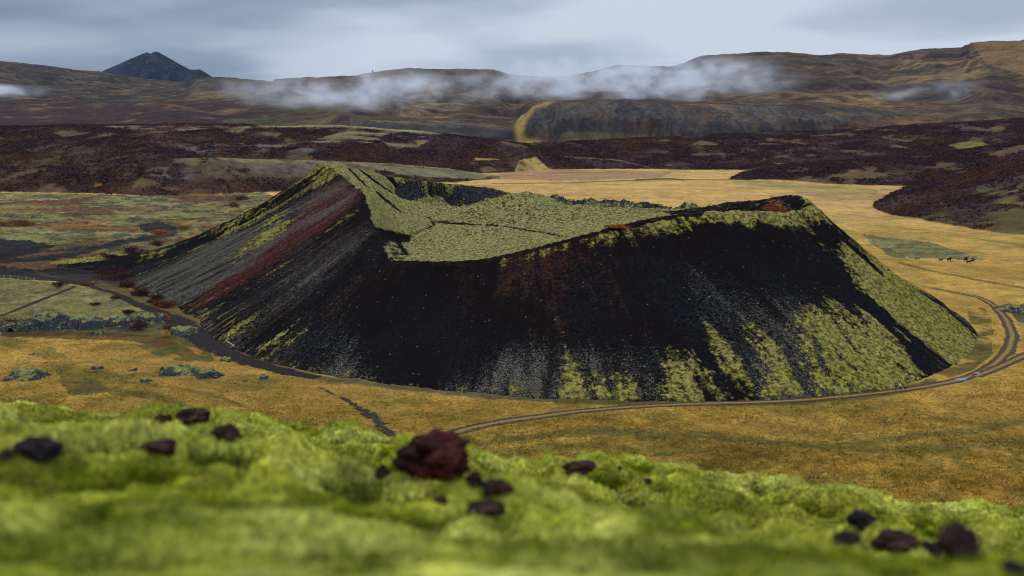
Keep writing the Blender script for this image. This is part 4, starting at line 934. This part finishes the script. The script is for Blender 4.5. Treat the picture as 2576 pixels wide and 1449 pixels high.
# ---- grass tussocks of the near meadow
def tussocks(n, y0, y1, hgt):
    Y = (rs.uniform(y0**-1, y1**-1, n))**-1.; X = rs.uniform(-.56, .56, n)*Y
    px_, py_ = bearing(X, Y, 0*Y)
    ph = np.arctan2(Y-CY, X-CX); r = np.hypot(X-CX, Y-CY); ok = r > per(ph, bph, br_)*1.03
    for k in TRW: ok &= dline(X, Y, [tuple(q) for q in TRW[k]], 15) > 2.6
    i = np.clip(np.searchsorted(yy, Y)-1, 0, len(yy)-1); j = np.clip(np.searchsorted(aa, X/Y)-1, 0, len(aa)-1)
    cc = G[i, j]; ok &= cc[:, 0] > .13; clump = fbm(X, Y, 5, 3, 151); ok &= clump > rs.uniform(-.5, .6, n)
    X = X[ok]; Y = Y[ok]; cc = cc[ok]; n = len(X); Z = sample_ground(X, Y); k = 3
    X = np.repeat(X, k); Y = np.repeat(Y, k); Z = np.repeat(Z, k); cc = np.repeat(cc, k, 0); m = n*k
    b = np.stack([X, Y, Z-.05], -1)+rs.normal(size=(m, 3))*[.22, .22, 0]; an = rs.uniform(0, 6.283, m); w = .09
    dx = np.stack([np.cos(an)*w, np.sin(an)*w, 0*an], -1); tip = b+np.stack([rs.normal(0, .25, m), rs.normal(0, .25, m), rs.uniform(.5, 1., m)*hgt], -1)
    V_ = np.stack([b-dx, b+dx, tip], 1).reshape(-1, 3); col = cc*rs.uniform(.7, 1.4, (m, 1))
    return V_, np.arange(m*3).reshape(-1, 3), np.repeat(col, 3, 0)
Vt, Ft, ct = tussocks(170000, 150, 330, .5)
t = NT('dry_grass'); t.base(t.attr('Col')); o = raw_mesh('grass', Vt, Ft, t.m, cols={'Col': ct}, smooth=False)
tag(o, 'dry golden tussock grass over the near meadow', 'grass', kind='stuff')

# ---- loose stones scattered on the cinder slopes
def pebbles(n):
    X = rs.uniform(-120, 150, n); Y = rs.uniform(232, 330, n)
    ph = np.arctan2(Y-CY, X-CX); r = np.hypot(X-CX, Y-CY); s = (r-per(ph, rph, rr_))/(per(ph, bph, br_)-per(ph, rph, rr_))
    ok = (s > .03) & (s < 1.) & (fbm(X, Y, 25, 3, 161) > rs.uniform(-.5, .5, n)); X = X[ok]; Y = Y[ok]; n = len(X); Z = sample_crater(X, Y)
    base = np.array([(0, 0, 1), (1, 0, 0), (0, 1, 0), (-1, 0, 0), (0, -1, 0), (0, 0, -1)], float); f = np.array([(0,1,2),(0,2,3),(0,3,4),(0,4,1),(5,2,1),(5,3,2),(5,4,3),(5,1,4)])
    sz = .06+.16*rs.rand(n)**4*1.6
    V_ = np.stack([X, Y, Z], -1)[:, None]+base[None]*sz[:, None, None]*rs.uniform(.6, 1.2, (n, 6, 1))
    F_ = (f[None]+6*np.arange(n)[:, None, None]).reshape(-1, 3); g = rs.uniform(.04, .24, (n, 1))*np.array([[1, 1.03, 1.03]])
    return V_.reshape(-1, 3), F_, np.repeat(g, 6, 0)
Vp, Fp, cp_ = pebbles(6500)
t = NT('pale_clasts'); t.base(t.attr('Col')); o = raw_mesh('gravel', Vp, Fp, t.m, cols={'Col': cp_}, smooth=False)
tag(o, 'pale loose stones sprinkled over the black cinder slope', 'gravel', kind='stuff')

# ================================================================== FIGURES
def skin(name, pts, edges, mat, parent, sub=1):
    me = bpy.data.meshes.new(name); me.from_pydata([p[0] for p in pts], edges, []); me.materials.append(mat)
    o = bpy.data.objects.new(name, me); COL.objects.link(o); o.parent = parent
    md = o.modifiers.new('skin', 'SKIN'); md.use_smooth_shade = True
    for i, v in enumerate(me.skin_vertices[0].data):
        r_ = pts[i][1]; v.radius = (r_, r_) if not isinstance(r_, tuple) else r_; v.use_root = (i == 0)
    s_ = o.modifiers.new('sub', 'SUBSURF'); s_.levels = sub; s_.render_levels = sub
    return o
m_skin = plain('skin', (.5, .3, .22)); m_navy = plain('black_jacket', (.012, .012, .016)); m_jean = plain('blue_jeans', (.03, .075, .16)); m_cyan = plain('pale_blue_jacket', (.38, .66, .75)); m_dkt = plain('dark_trousers', (.012, .018, .035))
m_white = plain('white_wool', (.75, .75, .76)); m_pink = plain('pink_wool', (.72, .42, .42)); m_red_j = plain('red_jacket', (.65, .015, .02)); m_lime = plain('lime_jacket', (.30, .60, .03)); m_black = plain('black_wool', (.012, .012, .012)); m_shoe = plain('shoes', (.05, .05, .06))
def person(px_, py_, label, jacket, trousers, hat, stride=1, yaw=0., arm=.2, glove=None):
    p = hit(px_, py_, 130); root = bpy.data.objects.new('person', None); COL.objects.link(root); root.location = p+Vector((0, 0, .07)); root.rotation_euler = (0, 0, yaw); tag(root, label, 'person', 'walkers on the paths round the crater')
    f = .30*stride                          # facing -x, legs apart along x
    hip = [(0, -.09, .92), (0, .09, .92)]
    K = [(-f*.6, -.09, .50), (f*.35, .09, .50)]; A_ = [(-f*1.0, -.09, .08), (f*1.1, .09, .10)]; T = [(-f*1.0-.2, -.09, .04), (f*1.1-.19, .09, .04)]
    Bd = [((0, 0, .95), .13), ((0, 0, 1.15), .125), ((-.01, 0, 1.36), .14), ((-.02, 0, 1.50), .06), ((-.03, 0, 1.60), .095), ((-.035, 0, 1.70), .085),
          (hip[0], .09), (K[0], .065), (A_[0], .045), (T[0], .035), (hip[1], .09), (K[1], .065), (A_[1], .045), (T[1], .035),
          ((0, -.2, 1.40), .055), ((arm*.5, -.24, 1.14), .045), ((arm*.2-.12, -.25, .92), .038), ((arm*.2-.18, -.25, .84), .03),
          ((0, .2, 1.40), .055), ((-arm*.6, .24, 1.14), .045), ((-arm*.6-.14, .25, .94), .038), ((-arm*.6-.2, .25, .87), .03)]
    E = [(0,1),(1,2),(2,3),(3,4),(4,5),(0,6),(6,7),(7,8),(8,9),(0,10),(10,11),(11,12),(12,13),(2,14),(14,15),(15,16),(16,17),(2,18),(18,19),(19,20),(20,21)]
    skin('body', Bd, E, m_skin, root)
    g = lambda i, r_: (Bd[i][0], r_)
    skin('jacket', [g(1, .175), ((0, 0, .90), .165), g(2, .175), ((-.02, 0, 1.47), .09), g(14, .085), g(15, .07), g(16, .055), g(18, .085), g(19, .07), g(20, .055)], [(0,1),(0,2),(2,3),(2,4),(4,5),(5,6),(2,7),(7,8),(8,9)], jacket, root)
    skin('trousers', [((0, 0, .93), .15), g(6, .11), g(7, .085), g(8, .065), g(10, .11), g(11, .085), g(12, .065)], [(0,1),(1,2),(2,3),(0,4),(4,5),(5,6)], trousers, root)
    skin('hat', [((-.03, 0, 1.66), .115), ((-.02, 0, 1.75), .09), ((-.01, 0, 1.80), .04)], [(0,1),(1,2)], hat, root)
    if glove:
        for i in (17, 21): q = Bd[i][0]; skin('glove', [(q, .065), ((q[0]-.04, q[1], q[2]-.08), .05)], [(0, 1)], glove, root)
    for i in (8, 12): q = Bd[i][0]; skin('shoe', [((q[0]+.03, q[1], .05), .055), ((q[0]-.16, q[1], .04), .045)], [(0, 1)], m_shoe, root)
    return root
person(2254, 983, 'walker in black jacket and blue jeans, leftmost of three on the gravel track', m_navy, m_jean, m_black, 1, .1, .25, m_white)
person(2262+2, 982, 'walker in pale blue jacket and white hat, middle of three on the gravel track', m_cyan, m_dkt, m_white, 1.1, -.1, .2)
person(2277, 988, 'walker in black jacket and pink hat, rightmost of three on the gravel track', m_navy, m_jean, m_pink, .7, .15, .2, m_white)
person(232.5, 718, 'walker in red jacket on the black path at the left foot of the crater', m_red_j, m_dkt, m_white, .4, .9)
person(236, 718, 'walker in lime green jacket beside the one in red on the black path', m_lime, m_dkt, m_black, .4, -.6)

def coat(name, c): return plain(name, c, .6, .3, 4)
HC = dict(black=coat('black_coat', (.008, .008, .010)), bay=coat('bay_coat', (.055, .028, .02)), chest=coat('chestnut_coat', (.20, .065, .02)), roan=coat('roan_coat', (.085, .055, .045)), white=coat('white_coat', (.7, .68, .64)), dkb=coat('dark_brown_coat', (.022, .015, .012)))
t = NT('pinto_coat'); ob = t.obj(); t.base(t.mix(t.ss(t.noise(ob, 1.6, 2), .5, .54), (.72, .70, .66), (.02, .018, .018))); HC['pinto'] = t.m
m_mane = plain('black_mane', (.008, .007, .007)); m_blond = plain('pale_mane', (.5, .36, .18))
def horse(px_, py_, yaw, col, label, graze=False, lying=False, mane=None, sc=1.):
    p = hit(px_, py_, 300); root = bpy.data.objects.new('horse', None); COL.objects.link(root); root.location = p+Vector((0, 0, .0)); root.rotation_euler = (0, 0, yaw); root.scale = (sc,)*3
    tag(root, label, 'horse', 'horses standing in the meadow beyond the crater')
    dz = -.62 if lying else 0
    # facing +x ; withers 1.38 m
    trunk = [((-.62, 0, 1.10+dz), (.27, .30)), ((-.30, 0, 1.06+dz), (.30, .33)), ((.10, 0, 1.04+dz), (.31, .34)), ((.45, 0, 1.10+dz), (.27, .31)), ((-.80, 0, 1.12+dz), .20)]
    if graze: nk = [((.78, 0, 1.00+dz), .19), ((1.02, 0, .68+dz), .14), ((1.16, 0, .42), .13), ((1.30, 0, .20), .085), ((1.36, 0, .10), .07)]
    else: nk = [((.70, 0, 1.32+dz), .20), ((.92, 0, 1.56+dz), .15), ((1.06, 0, 1.70+dz), .13), ((1.28, 0, 1.58+dz), .09), ((1.42, 0, 1.48+dz), .075)]
    pts = trunk+nk; E = [(0,1),(1,2),(2,3),(0,4),(3,5),(5,6),(6,7),(7,8),(8,9)]
    def leg(x, y, hind, sw):
        i = len(pts)
        if lying: q = [((x, y*1.3, .30), .12), ((x+.25, y*1.6, .12), .08), ((x-.1, y*1.7, .08), .05)]
        elif hind: q = [((x, y, .95), .19), ((x+.10, y, .74), .13), ((x-.13, y, .48), .075), ((x-.07+sw, y, .24), .05), ((x-.05+sw, y, .05), .065)]
        else: q = [((x, y, .90), .14), ((x+.02, y, .66), .09), ((x+.03, y, .42), .07), ((x+.02+sw, y, .20), .048), ((x+.05+sw, y, .05), .065)]
        pts.extend(q); E.append((0 if hind else 3, i)); E.extend((i+k, i+k+1) for k in range(len(q)-1))
    leg(-.62, -.16, 1, .06); leg(-.62, .16, 1, -.12); leg(.46, -.15, 0, .04); leg(.46, .15, 0, -.10)
    hd = nk[2][0]
    for s_ in (-1, 1): pts.append(((hd[0]-.03, s_*.07, hd[2]+.16), .03)); E.append((7, len(pts)-1))
    skin('body', pts, E, HC[col], root)
    mn = mane or m_mane
    skin('mane', [((nk[0][0][0]-.08, 0, nk[0][0][2]+.16), (.05, .10)), ((nk[1][0][0]-.08, 0, nk[1][0][2]+.12), (.05, .10)), ((nk[2][0][0]-.08, 0, nk[2][0][2]+.10), (.05, .07))], [(0,1),(1,2)], mn, root)
    skin('tail', [((-.92, 0, 1.20+dz), .06), ((-1.05, 0, .95+dz*.8), .08), ((-1.08, 0, .55 if not lying else .2), .07)], [(0,1),(1,2)], mn, root)
    return root
def hx(u): return (3360+u/6.44)/1.4907
def hy(v): return (900+v/6.44)/1.4907
horse(hx(268), hy(472), 1.9, 'pinto', 'white horse with dark head grazing, farthest left of the herd', True)
horse(hx(505), hy(486), -.05, 'roan', 'grey brown horse grazing beside the white one', True)
horse(hx(1085), hy(525), 0., 'dkb', 'dark brown horse standing apart in the middle of the herd')
horse(hx(1290), hy(515), .0, 'black', 'black horse behind the lying foal')
horse(hx(1278), hy(498), .35, 'black', 'black horse hidden behind another black one, by the lying foal')
horse(hx(1350), hy(522), .1, 'chest', 'chestnut foal lying in the grass', lying=True, sc=.55)
horse(hx(1518), hy(496), -.05, 'chest', 'chestnut horse with pale mane grazing alone', True, mane=m_blond)
horse(hx(1690), hy(492), .05, 'black', 'black horse with raised head at the back right of the herd')
horse(hx(1680), hy(520), .1, 'black', 'black grazing horse in front of the raised head one', True)
horse(hx(1755), hy(572), -.05, 'black', 'black horse nearest of the herd, facing right', False, sc=1.02)
horse(hx(1855), hy(545), .1, 'bay', 'bay horse rightmost of the herd, facing right')
horse(hx(1853), hy(505), 1.5, 'dkb', 'dark horse seen from behind, over the back of the bay one')

m_fleece = plain('fleece', (.78, .74, .68), .95, .12, 8); m_face = plain('sheep_face', (.25, .2, .17))
sheep0 = bpy.data.objects.new('sheep', None); COL.objects.link(sheep0)
fl = skin('fleece', [((-.32, 0, .62), .24), ((0, 0, .64), .29), ((.3, 0, .64), .23)], [(0,1),(1,2)], m_fleece, sheep0)
bd = skin('body', [((0, 0, .60), .2), ((-.3, 0, .58), .18), ((.32, 0, .6), .18), ((.5, 0, .78), .1), ((.62, 0, .8), .085), ((.74, 0, .72), .06)]+[((x_, y_, z_), r_) for x_, y_ in ((-.3, .12), (-.3, -.12), (.3, .12), (.3, -.12)) for z_, r_ in ((.4, .06), (.04, .035))], [(0,1),(0,2),(2,3),(3,4),(4,5),(1,6),(6,7),(1,8),(8,9),(2,10),(10,11),(2,12),(12,13)], m_face, sheep0)
sh = [(1366,441,'first'),(1388,442,''),(1423,438,''),(1441,440,''),(1580,440,''),(1612,441,''),(1640,440,''),(1690,443,'')]
def zb(u, v): return (1677+u*.2083, 436+v*.2083)
sh = [(1409,442),(1431,441),(1438,440),(1390,443),(1622,440),(1648,441),(1665,440),(1710,442)]+[zb(*q) for q in ((447,56),(500,53),(949,136),(1278,120),(1462,115),(1469,172),(1660,176),(1563,208),(1371,230),(1641,232),(1844,220),(2083,158),(2415,195),(2340,236),(2229,242),(738,288),(952,288),(1063,297))]
where = ['in the brown far field, leftmost','in the far field beside two others, left one','in the far field beside two others, right one','alone in the brown far field left of the pair','in the far field below the dark heath, centre','right of the centre one below the dark heath','right again in a row below the dark heath','rightmost in the row below the dark heath near the stream','left of a close pair near the stream','right of a close pair near the stream','alone at the near edge of the far field above the notch','on the green foot of the right heath, left one','on the green foot of the right heath, right one','at the meadow edge under the two on the green foot','at the meadow edge farther right','on the brown strip above the right peak','nearest above the right peak, left','nearest above the right peak, right','on the brown strip right of the peak','high on the green bank right of the peak','upright on the green bank, farthest right but one','largest white dot on the brown strip at right','greyish, left of the largest white dot','left of three in the golden field over the rocks','middle of three in the golden field over the rocks','right of three in the golden field over the rocks']
for i, (x_, y_) in enumerate(sh):
    if i == 0: o = sheep0
    else:
        o = sheep0.copy(); COL.objects.link(o)
        for c_ in (fl, bd): d_ = c_.copy(); COL.objects.link(d_); d_.parent = o
    p = hit(x_, y_, 470); o.location = p; o.rotation_euler = (0, 0, rnd.uniform(0, 6.28)); o.scale = (1.15,)*3
    tag(o, 'white sheep '+where[i], 'sheep', 'sheep grazing in the far meadow')

# ================================================================== FENCE AND POST
def rod(a, b, r_, n=6):
    a = Vector(a); b = Vector(b); d = (b-a).normalized(); u = d.orthogonal().normalized(); w = d.cross(u); V_ = []
    for c_ in (a, b):
        for i in range(n): an = i/n*6.283; V_.append(c_+u*math.cos(an)*r_+w*math.sin(an)*r_)
    F_ = [(i, (i+1) % n, n+(i+1) % n, n+i) for i in range(n)]
    return V_, F_
m_post = plain('weathered_post', (.33, .34, .35)); m_wire = plain('wire', (.2, .2, .2), .5)
posts = [hit(x_, y_, 130) for x_, y_ in ((-18,698),(10,700),(27,702),(46,703),(67,705),(87,708),(62,720))]
root = bpy.data.objects.new('wire_fence', None); COL.objects.link(root); root.location = posts[1]
tag(root, 'pale wire fence on the black sand at the far left below the crater', 'fence')
for p in posts:
    q = p-posts[1]; V_, F_ = rod(q-Vector((0, 0, .2)), q+Vector((.05, 0, 1.5)), .09); raw_mesh('fence_post', [tuple(v) for v in V_], F_, m_post, root)
for hh_ in (.5, .95, 1.35):
    Vw, Fw = [], []
    for a_, b_ in zip(posts[:5], posts[1:6]):
        V_, F_ = rod(a_-posts[1]+Vector((0, 0, hh_)), b_-posts[1]+Vector((0, 0, hh_)), .018); Fw += [tuple(len(Vw)+k for k in f) for f in F_]; Vw += V_
    raw_mesh('wire', [tuple(v) for v in Vw], Fw, m_wire, root)
p = hit(576, 846, 130); root = bpy.data.objects.new('marker_post', None); COL.objects.link(root); root.location = p
tag(root, 'short white marker post at the mossy foot of the crater beside the black track', 'post')
V_, F_ = rod((0, 0, -.2), (0, 0, 1.15), .10); raw_mesh('post', [tuple(v) for v in V_], F_, m_white, root); V_, F_ = rod((0, 0, 1.15), (0, 0, 1.22), .13); raw_mesh('cap', [tuple(v) for v in V_], F_, m_white, root)
hose = [hit(x_, y_, 130)+Vector((0, 0, .12)) for x_, y_ in ((556,843),(562,855),(572,862),(583,868),(590,873))]
Vw, Fw = [], []
for a_, b_ in zip(hose, hose[1:]):
    V_, F_ = rod(a_-hose[0], b_-hose[0], .06); Fw += [tuple(len(Vw)+k for k in f) for f in F_]; Vw += V_
o = raw_mesh('rope', [tuple(v) for v in Vw], Fw, m_white); o.location = hose[0]; tag(o, 'thin pale rope lying across the cinder below the white marker post', 'rope')
# cairn on the skyline of the far hill
def cairn():
    p = Vector(at(937, 181, 3700)); Vw, Fw = [], []
    for k in range(5):
        V_, F_ = rod((0, 0, k*2.-1), (rnd.uniform(-.3, .3), 0, k*2.+1.3), 3.2-k*.5, 8); Fw += [tuple(len(Vw)+q for q in f) for f in F_]; Vw += V_
    o = raw_mesh('cairn', [tuple(v) for v in Vw], Fw, m_lava); o.location = p+Vector((0, 0, -2)); tag(o, 'small dark cairn on the skyline of the mist covered hill', 'cairn')
cairn()

# ================================================================== DISTANT VOLCANO
def volcano():
    Yv = 9000.; prof = [(120,215),(247,186),(260,177),(300,160),(333,145),(368,130.5),(372,130.5),(378,134.5),(384,131),(391,128.5),(397,129),(417,140),(450,159),(478,173.5),(490,174),(503,173),(515,180),(533,192),(560,205),(620,230)]
    a = np.array([at(x, y, Yv)[0] for x, y in prof]); zt = np.array([at(x, y, Yv)[2] for x, y in prof])
    xs = np.linspace(a[0], a[-1], 300); ys = np.linspace(-1500, 1800, 200); X, Yd = np.meshgrid(xs, ys)
    top = np.interp(X, a, zt); z = top-np.abs(Yd)*.62-np.abs(Yd)**2*0
    z = z+(ridged(X+Yd*.2, Yd*.12, 210, 4, 171)-.5)*50*sst(60, 400, np.abs(Yd))+fbm(X, Yd, 90, 4, 172)*14*sst(30, 200, np.abs(Yd))
    z = np.maximum(z, -20)
    t = NT('dark_rhyolite'); ob = t.obj(); n1 = t.noise(t.mapv(ob, (1, .4, 1)), .004, 8, .65); n2 = t.noise(ob, .02, 6, .7)
    c = t.mix(t.ss(n1, .35, .65), (.003, .007, .019), (.013, .020, .036)); c = t.mix(t.math('MULTIPLY', t.ss(n2, .5, .7), .5), c, (.10, .10, .085)); t.base(c); t.bump(n2, 12, .7)
    o = raw_mesh('mountain', np.stack([X, Yd+Yv, z], -1).reshape(-1, 3), grid_faces(200, 300), t.m); tag(o, kind='structure')
volcano()

# ================================================================== MIST AND HAZE
def mist(px0, px1, py0, py1, Y, thick, dens, seed, lo=.42, hi=.62, name='mist'):
    a = at(px0, py1, Y); b = at(px1, py0, Y)
    sx_, sz_ = (b[0]-a[0])/2, (b[2]-a[2])/2
    bm = bmesh.new(); bmesh.ops.create_cube(bm, size=2); me = bpy.data.meshes.new(name); bm.to_mesh(me); bm.free()
    o = bpy.data.objects.new(name, me); COL.objects.link(o); o.location = ((a[0]+b[0])/2, Y, (a[2]+b[2])/2); o.scale = (sx_, thick/2, sz_)
    m = bpy.data.materials.new('mist_%d' % seed); m.use_nodes = True; nt = m.node_tree; nt.nodes.clear()
    N = nt.nodes.new; out = N('ShaderNodeOutputMaterial'); vol = N('ShaderNodeVolumePrincipled'); tc = N('ShaderNodeTexCoord')
    vol.inputs['Color'].default_value = (.88, .93, 1, 1); vol.inputs['Anisotropy'].default_value = .1
    ln = N('ShaderNodeVectorMath'); ln.operation = 'LENGTH'; nt.links.new(tc.outputs['Object'], ln.inputs[0])
    mr = N('ShaderNodeMapRange'); mr.interpolation_type = 'SMOOTHSTEP'; nt.links.new(ln.outputs['Value'], mr.inputs[0]); mr.inputs[1].default_value = 1.; mr.inputs[2].default_value = .25
    mp = N('ShaderNodeMapping'); mp.inputs['Scale'].default_value = (sx_/85., thick/350., sz_/55.); mp.inputs['Location'].default_value = (seed*3.3, 0, seed); nt.links.new(tc.outputs['Object'], mp.inputs[0])
    nz_ = N('ShaderNodeTexNoise'); nz_.inputs['Scale'].default_value = 1; nz_.inputs['Detail'].default_value = 5; nz_.inputs['Roughness'].default_value = .62; nz_.inputs['Distortion'].default_value = .4; nt.links.new(mp.outputs[0], nz_.inputs['Vector'])
    m2 = N('ShaderNodeMapRange'); m2.interpolation_type = 'SMOOTHSTEP'; nt.links.new(nz_.outputs[0], m2.inputs[0]); m2.inputs[1].default_value = lo; m2.inputs[2].default_value = hi; m2.inputs[4].default_value = dens
    mp2 = N('ShaderNodeMapping'); mp2.inputs['Scale'].default_value = (sx_/48., thick/200., sz_/26.); mp2.inputs['Rotation'].default_value = (0, .5, 0); nt.links.new(tc.outputs['Object'], mp2.inputs[0])
    nz2 = N('ShaderNodeTexNoise'); nz2.inputs['Detail'].default_value = 3; nz2.inputs['Scale'].default_value = 1; nt.links.new(mp2.outputs[0], nz2.inputs['Vector'])
    m3 = N('ShaderNodeMapRange'); m3.interpolation_type = 'SMOOTHSTEP'; nt.links.new(nz2.outputs[0], m3.inputs[0]); m3.inputs[1].default_value = .36; m3.inputs[2].default_value = .64; m3.inputs[3].default_value = .25; m3.inputs[4].default_value = 1.5
    mq = N('ShaderNodeMath'); mq.operation = 'MULTIPLY'; nt.links.new(m2.outputs[0], mq.inputs[0]); nt.links.new(m3.outputs[0], mq.inputs[1]); m2 = mq
    mu = N('ShaderNodeMath'); mu.operation = 'MULTIPLY'; nt.links.new(mr.outputs[0], mu.inputs[0]); nt.links.new(m2.outputs[0], mu.inputs[1]); nt.links.new(mu.outputs[0], vol.inputs['Density']); nt.links.new(vol.outputs[0], out.inputs['Volume'])
    me.materials.append(m); m.cycles.volume_sampling = 'MULTIPLE_IMPORTANCE'; m.cycles.homogeneous_volume = False
    tag(o, kind='stuff'); return o
def mtag(o, l): o['label'] = l; o['category'] = 'mist'
mtag(mist(440, 1400, 158, 292, 2280, 760,   .009, 1, .42, .72), 'thin white mist streaming over the hills left of the gully')
mtag(mist(1080, 2080, 122, 272, 2500, 950, .011, 2, .38, .72), 'thickest white mist bank in front of the central hills')
mtag(mist(-260, 150, 205, 250, 2500, 500, .014, 3), 'small patch of white mist at the left edge')
mtag(mist(2150, 2350, 195, 265, 2600, 250, .006, 4, .42, .8), 'faint wisp of mist on the right hillside')
mtag(mist(2290, 2500, 190, 270, 2600, 250, .006, 5, .42, .8), 'small puff of mist on the right hillside nearer the edge')

bm = bmesh.new(); bmesh.ops.create_cube(bm, size=2); me = bpy.data.meshes.new('haze'); bm.to_mesh(me); bm.free()
hz = bpy.data.objects.new('haze', me); COL.objects.link(hz); hz.location = (0, 6000, 355); hz.scale = (28000, 8000, 385)
m = bpy.data.materials.new('haze_air'); m.use_nodes = True; nt = m.node_tree; nt.nodes.clear(); out = nt.nodes.new('ShaderNodeOutputMaterial'); vol = nt.nodes.new('ShaderNodeVolumePrincipled')
vol.inputs['Color'].default_value = (.55, .74, 1, 1); vol.inputs['Density'].default_value = 5.5e-6; vol.inputs['Anisotropy'].default_value = .0; nt.links.new(vol.outputs[0], out.inputs['Volume']); me.materials.append(m)
tag(hz, kind='stuff')

# ================================================================== SKY AND LIGHT
SUN_EL, SUN_AZ = R(48), R(-62)             # azimuth from +Y towards +X
w = bpy.data.worlds.new('World'); scene.world = w; w.use_nodes = True; nt = w.node_tree; N = nt.nodes.new; L = nt.links.new
bg = nt.nodes['Background']; sky = N('ShaderNodeTexSky'); sky.sky_type = 'NISHITA'; sky.sun_disc = False; sky.sun_elevation = SUN_EL; sky.sun_rotation = SUN_AZ
tc = N('ShaderNodeTexCoord'); sx_ = N('ShaderNodeSeparateXYZ'); L(tc.outputs['Generated'], sx_.inputs[0])
def M(op, a, b=None):
    n = N('ShaderNodeMath'); n.operation = op
    for i, q in enumerate((a, b)):
        if q is None: continue
        if isinstance(q, (int, float)): n.inputs[i].default_value = q
        else: L(q, n.inputs[i])
    return n.outputs[0]
def MR(v, a, b, lo, hi):
    n = N('ShaderNodeMapRange'); n.interpolation_type = 'SMOOTHSTEP'; L(v, n.inputs[0])
    for i, q in zip((1, 2, 3, 4), (a, b, lo, hi)): n.inputs[i].default_value = q
    return n.outputs[0]
zz = M('ADD', M('MAXIMUM', sx_.outputs[2], 0.), .16)
cb = N('ShaderNodeCombineXYZ'); L(M('DIVIDE', sx_.outputs[0], zz), cb.inputs[0]); L(M('DIVIDE', sx_.outputs[1], zz), cb.inputs[1])
mp = N('ShaderNodeMapping'); mp.inputs['Scale'].default_value = (.9, 1.0, 1); mp.inputs['Rotation'].default_value = (0, 0, R(22)); mp.inputs['Location'].default_value = (3.1, 1.7, 0); L(cb.outputs[0], mp.inputs[0])
n1 = N('ShaderNodeTexNoise'); n1.inputs['Scale'].default_value = 1.; n1.inputs['Detail'].default_value = 4; n1.inputs['Roughness'].default_value = .4; L(mp.outputs[0], n1.inputs['Vector'])
# cloud thins towards the right and near the middle of the view
side = MR(sx_.outputs[0], -.42, .1, 0., .6)
cl = M('ADD', M('MULTIPLY', MR(n1.outputs[0], .34, .64, 0., 1.), .62), side)
ramp = N('ShaderNodeValToRGB'); L(cl, ramp.inputs[0]); e = ramp.color_ramp.elements
e[0].position = 0.; e[0].color = (.185, .25, .395, 1); e[1].position = 1.; e[1].color = (.62, .69, .86, 1); q = e.new(.5); q.color = (.355, .425, .595, 1)
up = MR(sx_.outputs[2], .12, .8, 1., 2.6)
mulc = N('ShaderNodeMix'); mulc.data_type = 'RGBA'; mulc.blend_type = 'MULTIPLY'; mulc.inputs[0].default_value = 1
cu = N('ShaderNodeCombineColor'); L(up, cu.inputs[0]); L(up, cu.inputs[1]); L(M('MULTIPLY', up, .93), cu.inputs[2]); L(ramp.outputs[0], mulc.inputs[6]); L(cu.outputs[0], mulc.inputs[7])
bg2 = N('ShaderNodeBackground'); L(mulc.outputs[2], bg2.inputs[0]); bg2.inputs[1].default_value = 1.
L(sky.outputs[0], bg.inputs[0]); bg.inputs[1].default_value = .06
ms = N('ShaderNodeMixShader'); ms.inputs[0].default_value = .93; L(bg.outputs[0], ms.inputs[1]); L(bg2.outputs[0], ms.inputs[2]); L(ms.outputs[0], nt.nodes['World Output'].inputs[0])
sd = bpy.data.lights.new('sun', 'SUN'); sd.energy = 1.5; sd.angle = R(14); sd.color = (1, .93, .83); so = bpy.data.objects.new('sun', sd); COL.objects.link(so)
so.rotation_euler = (math.pi/2-SUN_EL, 0, math.pi-SUN_AZ); 
scene.view_settings.view_transform = 'Standard'; scene.view_settings.look = 'None'; scene.view_settings.exposure = 0; scene.view_settings.gamma = 1
cy = scene.cycles if hasattr(scene, 'cycles') else None
scene.render.engine = 'CYCLES'; cy = scene.cycles; cy.use_denoising = True; cy.pixel_filter_type = 'BLACKMAN_HARRIS'; cy.filter_width = 1.05; cy.volume_bounces = 1; cy.max_bounces = 6; cy.diffuse_bounces = 3; cy.volume_step_rate = 1.; cy.volume_max_steps = 256; cy.transparent_max_bounces = 12
